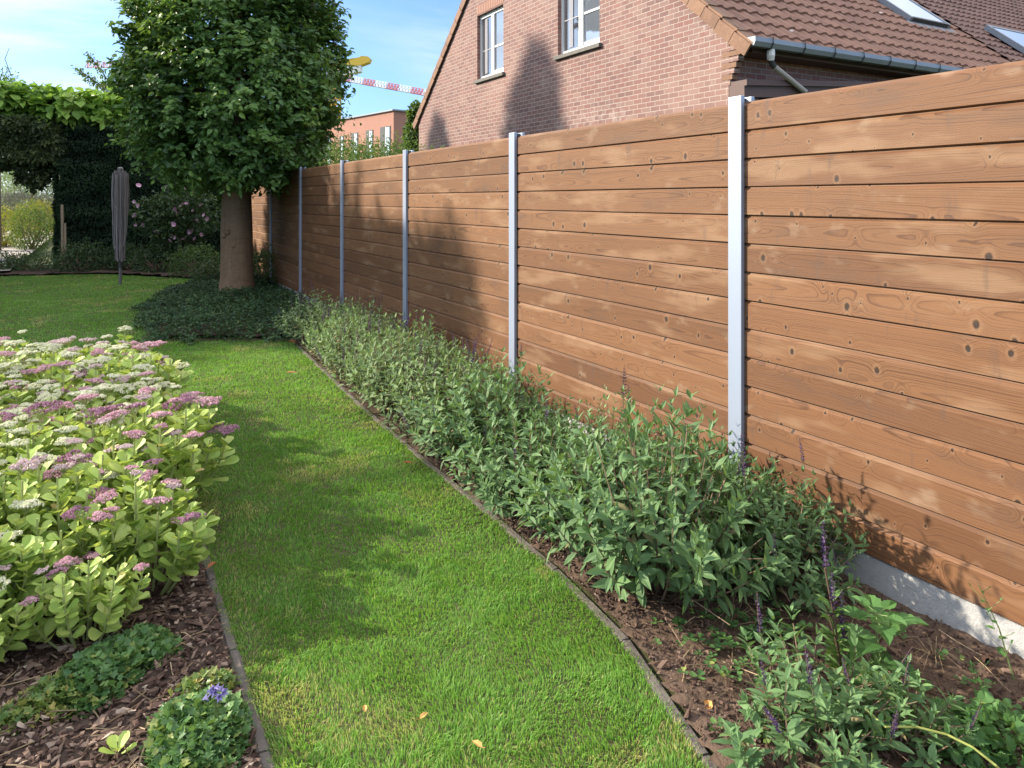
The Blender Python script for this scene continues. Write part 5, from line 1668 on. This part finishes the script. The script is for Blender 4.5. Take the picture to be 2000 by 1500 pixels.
def near_right():
    rng = np.random.default_rng(61)
    # the front sage with flower spikes
    for (px, py, lab, v, sc, k) in ((1600, 1440, 'sage clump with upright purple flower spikes in the bare soil nearest the camera', 6, .85, 6),
                                    (1745, 1470, 'spreading low sage shoots right of the purple spiked sage clump', 7, .72, 2),
                                    (1560, 1530, 'leafy sage shoots at the bottom edge of the photo left of the trailing stem', 7, .80, 1)):
        x, y, z = G(px, py)
        r = thing('sage_plant', lab, 'sage plant', (x, y, .01), rng.random() * 6, 'sage plants in the near bare soil')
        f, s, tips, u = SALV[v]
        r.scale = (sc, sc, sc * .8)
        if not u:
            f.parent = r; s.parent = r; SALV[v][3] = True
        else:
            child(f, r); child(s, r)
        for j in rng.choice(len(tips), k, replace=False):
            tp, ax = tips[j]
            o = child(SPK[0], r); o.location = tuple(tp - np.array([0, 0, .01]))
            o.rotation_euler = (-ax[1] * .5 + rng.normal() * .12, ax[0] * .5 + rng.normal() * .12, 0)
            q = rng.uniform(.8, 1.15); o.scale = (q, q, q * 1.1)
    # tall spikes at the front of the sage row
    r = thing('sage_shoot', 'two tall leaning purple spikes on a leafy stem in front of the big sage clump', 'flower stem', G(1650, 1345))
    mb, sm = MB(), MB()
    for a, L in ((.0, .36), (.6, .22)):
        tp = np.array(LW(-.06 + a * .02, .0, L)); tube(sm, [(0, 0, 0), tp * .5 + [0, .0, .02], tp], .003, 5, 0, .4)
        for k in range(9):
            f = .15 + .07 * k; c = tp * f; th = k * 1.57
            for sg in (0, math.pi):
                leaves(mb, c[None], np.array([[math.cos(th + sg), math.sin(th + sg), .6]]), np.array([[0, 0, 1.]]), .065, .02, T_LANCE, float(np.clip(.5 + .2 * rng.normal(), 0, 1)))
    mb.build('foliage', M['salvia_fresh'], r); sm.build('stems', M['twig'], r)
    for z, (dx, L) in ((.34, (-.055, 1.2)), (.20, (-.03, 1.1)), (.12, (.0, 1.3))):
        o = child(SPK[0], r); o.location = LW(dx, 0, z); o.rotation_euler = (.05, -.15, 0); o.scale = (1.2, 1.2, L)
    # nettle-like plant with big toothed leaves
    r = thing('nettle', 'bright green toothed big leaved nettle in front of the concrete plinth', 'weed', G(1715, 1360))
    mb, sm = MB(), MB()
    tube(sm, [(0, 0, 0), (.01, 0, .12), (.0, .01, .22)], [.004, .0035, .002], 6)
    for z, s, k0 in ((.25, .060, 0), (.225, .105, .8), (.17, .145, 0.2), (.12, .13, 1.3), (.07, .09, .4)):
        for sg in range(2 if z < .2 else 4):
            a = k0 + sg * (math.pi if z < .2 else math.pi / 2)
            D = np.array([[math.cos(a), math.sin(a), .15]])
            c = np.array([.03 * math.cos(a), .03 * math.sin(a), z])
            tube(sm, [(0, 0, z - .01), c], .0015, 4)
            leaves(mb, c[None], D, np.array([[0, 0, 1.]]), s, s * .72, T_NETTLE, float(rng.random()), droop=1.2)
    mb.build('leaves', M['nettle'], r); sm.build('stem', M['petiole'], r)
    # trailing yellow green stem across the corner
    r = thing('trailing_stem', 'long trailing yellow green stem with buds across the bottom right corner', 'weed', G(1830, 1440))
    base = np.array(G(1830, 1440))
    pts = [np.array(G(px, py, z)) - base for px, py, z in ((1690, 1385, .16), (1730, 1420, .15), (1790, 1420, .14), (1850, 1435, .13), (1900, 1460, .12), (1945, 1495, .10), (1990, 1540, .05))]
    sm = MB(); tube(sm, pts, [.0015, .0025, .0028, .003, .003, .003, .003], 6); sm.build('stem', M['yellowstem'], r)
    mb = MB()
    for k in range(9):
        c = pts[0] + (pts[1] - pts[0]) * rng.random() + rng.normal(size=3) * .012 if k < 5 else pts[k % 5 + 1]
        leaves(mb, c[None], rng.normal(size=(1, 3)) + [[0, 0, .6]], np.array([[0, 0, 1.]]), .03, .016, T_OVATE, float(rng.random()))
    mb.build('leaves', M['nettle'], r)
    # tall thin weed at the right edge
    for (px, py, h, lab, lean) in ((1985, 1345, .30, 'tall thin budding weed stalk at the right edge in front of the plinth', -.10), (1925, 1395, .14, 'short forked weed sprig left of the tall budding stalk', -.03)):
        b = np.array(G(px, py)); r = thing('weed_stalk', lab, 'weed', tuple(b))
        sm, mb = MB(), MB()
        tp = np.array(LW(lean, .02, h)); tube(sm, [(0, 0, 0), tp * .5 + [.01, 0, .02], tp], [.0028, .002, .001], 5)
        for k in range(8):
            f = .3 + .09 * k; c = tp * f
            a = k * 2.4
            e = c + np.array([math.cos(a) * .035, math.sin(a) * .035, .03])
            tube(sm, [c, e], .0009, 3)
            leaves(mb, e[None], np.array([[math.cos(a), math.sin(a), 1.2]]), np.array([[0, 0, 1.]]), .014, .008, T_OVATE, float(rng.random()))
            leaves(mb, c[None], np.array([[math.cos(a + 1), math.sin(a + 1), .1]]), np.array([[0, 0, 1.]]), .05 * (1.1 - f), .02, T_OVATE, float(rng.random()))
        sm.build('stem', M['petiole'], r); mb.build('leaves', M['nettle'], r)
    # clover-like seedlings dotted on the soil: a carpet one would not count
    mb = MB()
    for i in range(210):
        if i < 120:
            px, py = rng.normal(1480, 70), rng.normal(1265, 40)
        elif i < 175:
            px, py = rng.normal(1930, 70), rng.normal(1455, 40)
        else:
            px, py = rng.uniform(1380, 1950), rng.uniform(1230, 1480)
        c = np.array(G(px, py))
        if not (edge_r(c[1]) + .04 < c[0] < 2.46): continue
        c[2] = .03 + .03 * rng.random()
        s = rng.uniform(.014, .026)
        th = rng.random() * 6
        for k in range(3):
            a = th + k * 2.094
            leaves(mb, c[None], np.array([[math.cos(a), math.sin(a), .1]]), np.array([[0, 0, 1.]]) + rng.normal(size=(1, 3)) * .15, s, s * 1.0, T_SPOON, float(np.clip(.55 + .2 * rng.normal(), 0, 1)), 0)
        tube(mb, [c - [0, 0, c[2] - .005], c], .0007, 3, 0, .2, cap=False)
    tag(mb.build('clover', M['campanula']), 'small clover like seedlings dotted over the bare soil', 'clover', None, 'stuff')
    # leafy creeper at the bottom right
    rr, cc = mat_plant('low creeping strawberry like plant at the bottom right corner by the plinth', 1925, 1475, .16, .14, .07, 260, .036, 410, name='creeping_weed', m='nettle', tmpl=T_NETTLE)
    rr, cc = mat_plant('low leafy weed patch between the near sage clump and the nettle', 1700, 1420, .14, .10, .10, 300, .034, 411, name='weed_patch', m='salvia_fresh', tmpl=T_OVATE)
M['yellowstem'] = plain('yellow green stem', (.32, .36, .09), .5, 0, .15, 30)
near_right()

# ------------------------------------------------------------------ unseen trees and hedge left of the view, added to cast the shade
def shadow_trees():
    def tree(name, label, lat, f, blobs, trunk_h, r0, m='shrub_sun', L=.09, Wd=.055, seed=1, shell=.3, tmpl=T_KITE):
        c = LW(lat, f, 0)
        r = thing(name, label, 'tree', c)
        tm = MB(); tube(tm, [(0, 0, -.1), (.02, 0, trunk_h * .5), (0, .02, trunk_h)], [r0, r0 * .8, r0 * .4], 8)
        branches(tm, (0, 0, trunk_h * .55), [b[0] for b in blobs], r0 * .3, seed); tm.build('trunk', M['bark'], r)
        cm = MB()
        for i, (bc, br, n) in enumerate(blobs):
            clump(cm, LW(*bc), LW3(br), n, L, Wd, tmpl, seed * 10 + i, shell=shell, lump=.5)
        cm.build('crown', M[m], r)
    def LW3(b): return b
    rng = np.random.default_rng(3)
    # unseen pointed crowns on bare trunks, shaped for the gable shadows
    def shadow_conifer(lab, lat, f, h, rb, seed, z0=.6):
        r = thing('shadow_conifer', lab, 'tree', LW(lat, f, 0))
        tm = MB(); tube(tm, [(0, 0, -.1), (0, 0, h * .5), (0, 0, h * .97)], [.2, .12, .02], 8); tm.build('trunk', M['bark'], r)
        rg = np.random.default_rng(seed); n = 4200
        z = z0 + (h - z0) * (1 - np.sqrt(rg.random(n)))
        a = rg.random(n) * 6.28
        q = rb * (1 - (z - z0) / (h - z0)) ** .8 * (.2 + .8 * rg.random(n) ** .7) * (.45 + 1.1 * fbm(np.cos(a) * 1.5 + z * 1.6 + 9, np.sin(a) * 1.5 + z * 2.3 + 9, 2))
        P = np.stack([q * np.cos(a), q * np.sin(a), z], 1)
        D = np.stack([np.cos(a), np.sin(a), 0 * a - .4], 1) + rg.normal(size=(n, 3)) * .4
        mb = MB(); leaves(mb, P, D, rg.normal(size=(n, 3)) + [0, 0, 1], .26, .13, T_KITE, rg.random(n)); mb.build('crown', M['yew'], r)
    shadow_conifer('slim unseen tree outside the left edge, shaped to cast the pointed shadow on the gable end', -17.5, 20.4, 11.75, .95, 1, 9.2)
    shadow_conifer('broad unseen tree outside the left edge, shaped to cast the shadow climbing the gable between windows', -15.3, 16.5, 12.75, 1.5, 2, 8.9)
    # unseen tall hedge, added to keep the far lawn in shade
    r = thing('shadow_hedge', 'unseen tall hedge added outside the left edge to keep the far lawn in shade', 'hedge', LW(-14.5, 11.5))
    mb = MB(); cm = MB()
    for i, ff in enumerate(np.arange(8.8, 17.3, .8)):
        h = (2.9 if ff < 10.2 else 4.15 if ff < 14.2 else 2.2) + .2 * math.sin(i * 1.9)
        clump(mb, LW(0, ff - 11.5, h), (1.1, 1.0, h), 1700, .3, .2, T_KITE, 900 + i, lump=.2, shell=.75)
        b0 = LW(0, ff - 11.5); tube(cm, [b0 + np.array([0, 0, -.1]), b0 + np.array([0, 0, h * 1.75])], [.8, .75], 8)
    mb.build('foliage', M['yew'], r); cm.build('branches', M['core'], r)  # thick solid dark core added inside the hedge, not branches
    # unseen flat crown, added to throw shade on the lower boards
    bl = [((-.4924 * q, .8704 * q, 5.10 + .03 * math.sin(q * 3)), (.42, .42, .44), 800) for q in (-1.3, -.87, -.43, 0, .43, .87, 1.3, 1.7)]
    tree('shadow_flat_tree', 'unseen flat topped tree added outside the left edge to shade the lower boards of the fence', -9.5, 8.6, bl, 5.1, .10, seed=5, L=.11, Wd=.07)
    bl = [((.1, 1.3, 3.7), (.5, .55, .40), 130), ((-.3, 1.9, 3.5), (.6, .5, .4), 130), ((.1, .2, 4.1), (.8, .18, .22), 300)]  # unseen sparse tree, leaf clumps placed to dapple bed and lawn
    tree('dapple_tree', 'unseen thin leaved tree added outside the left edge to dapple the stonecrop and lawn', -9.0, 5.0, bl, 4.4, .05, seed=6, L=.10, Wd=.05)
shadow_trees()
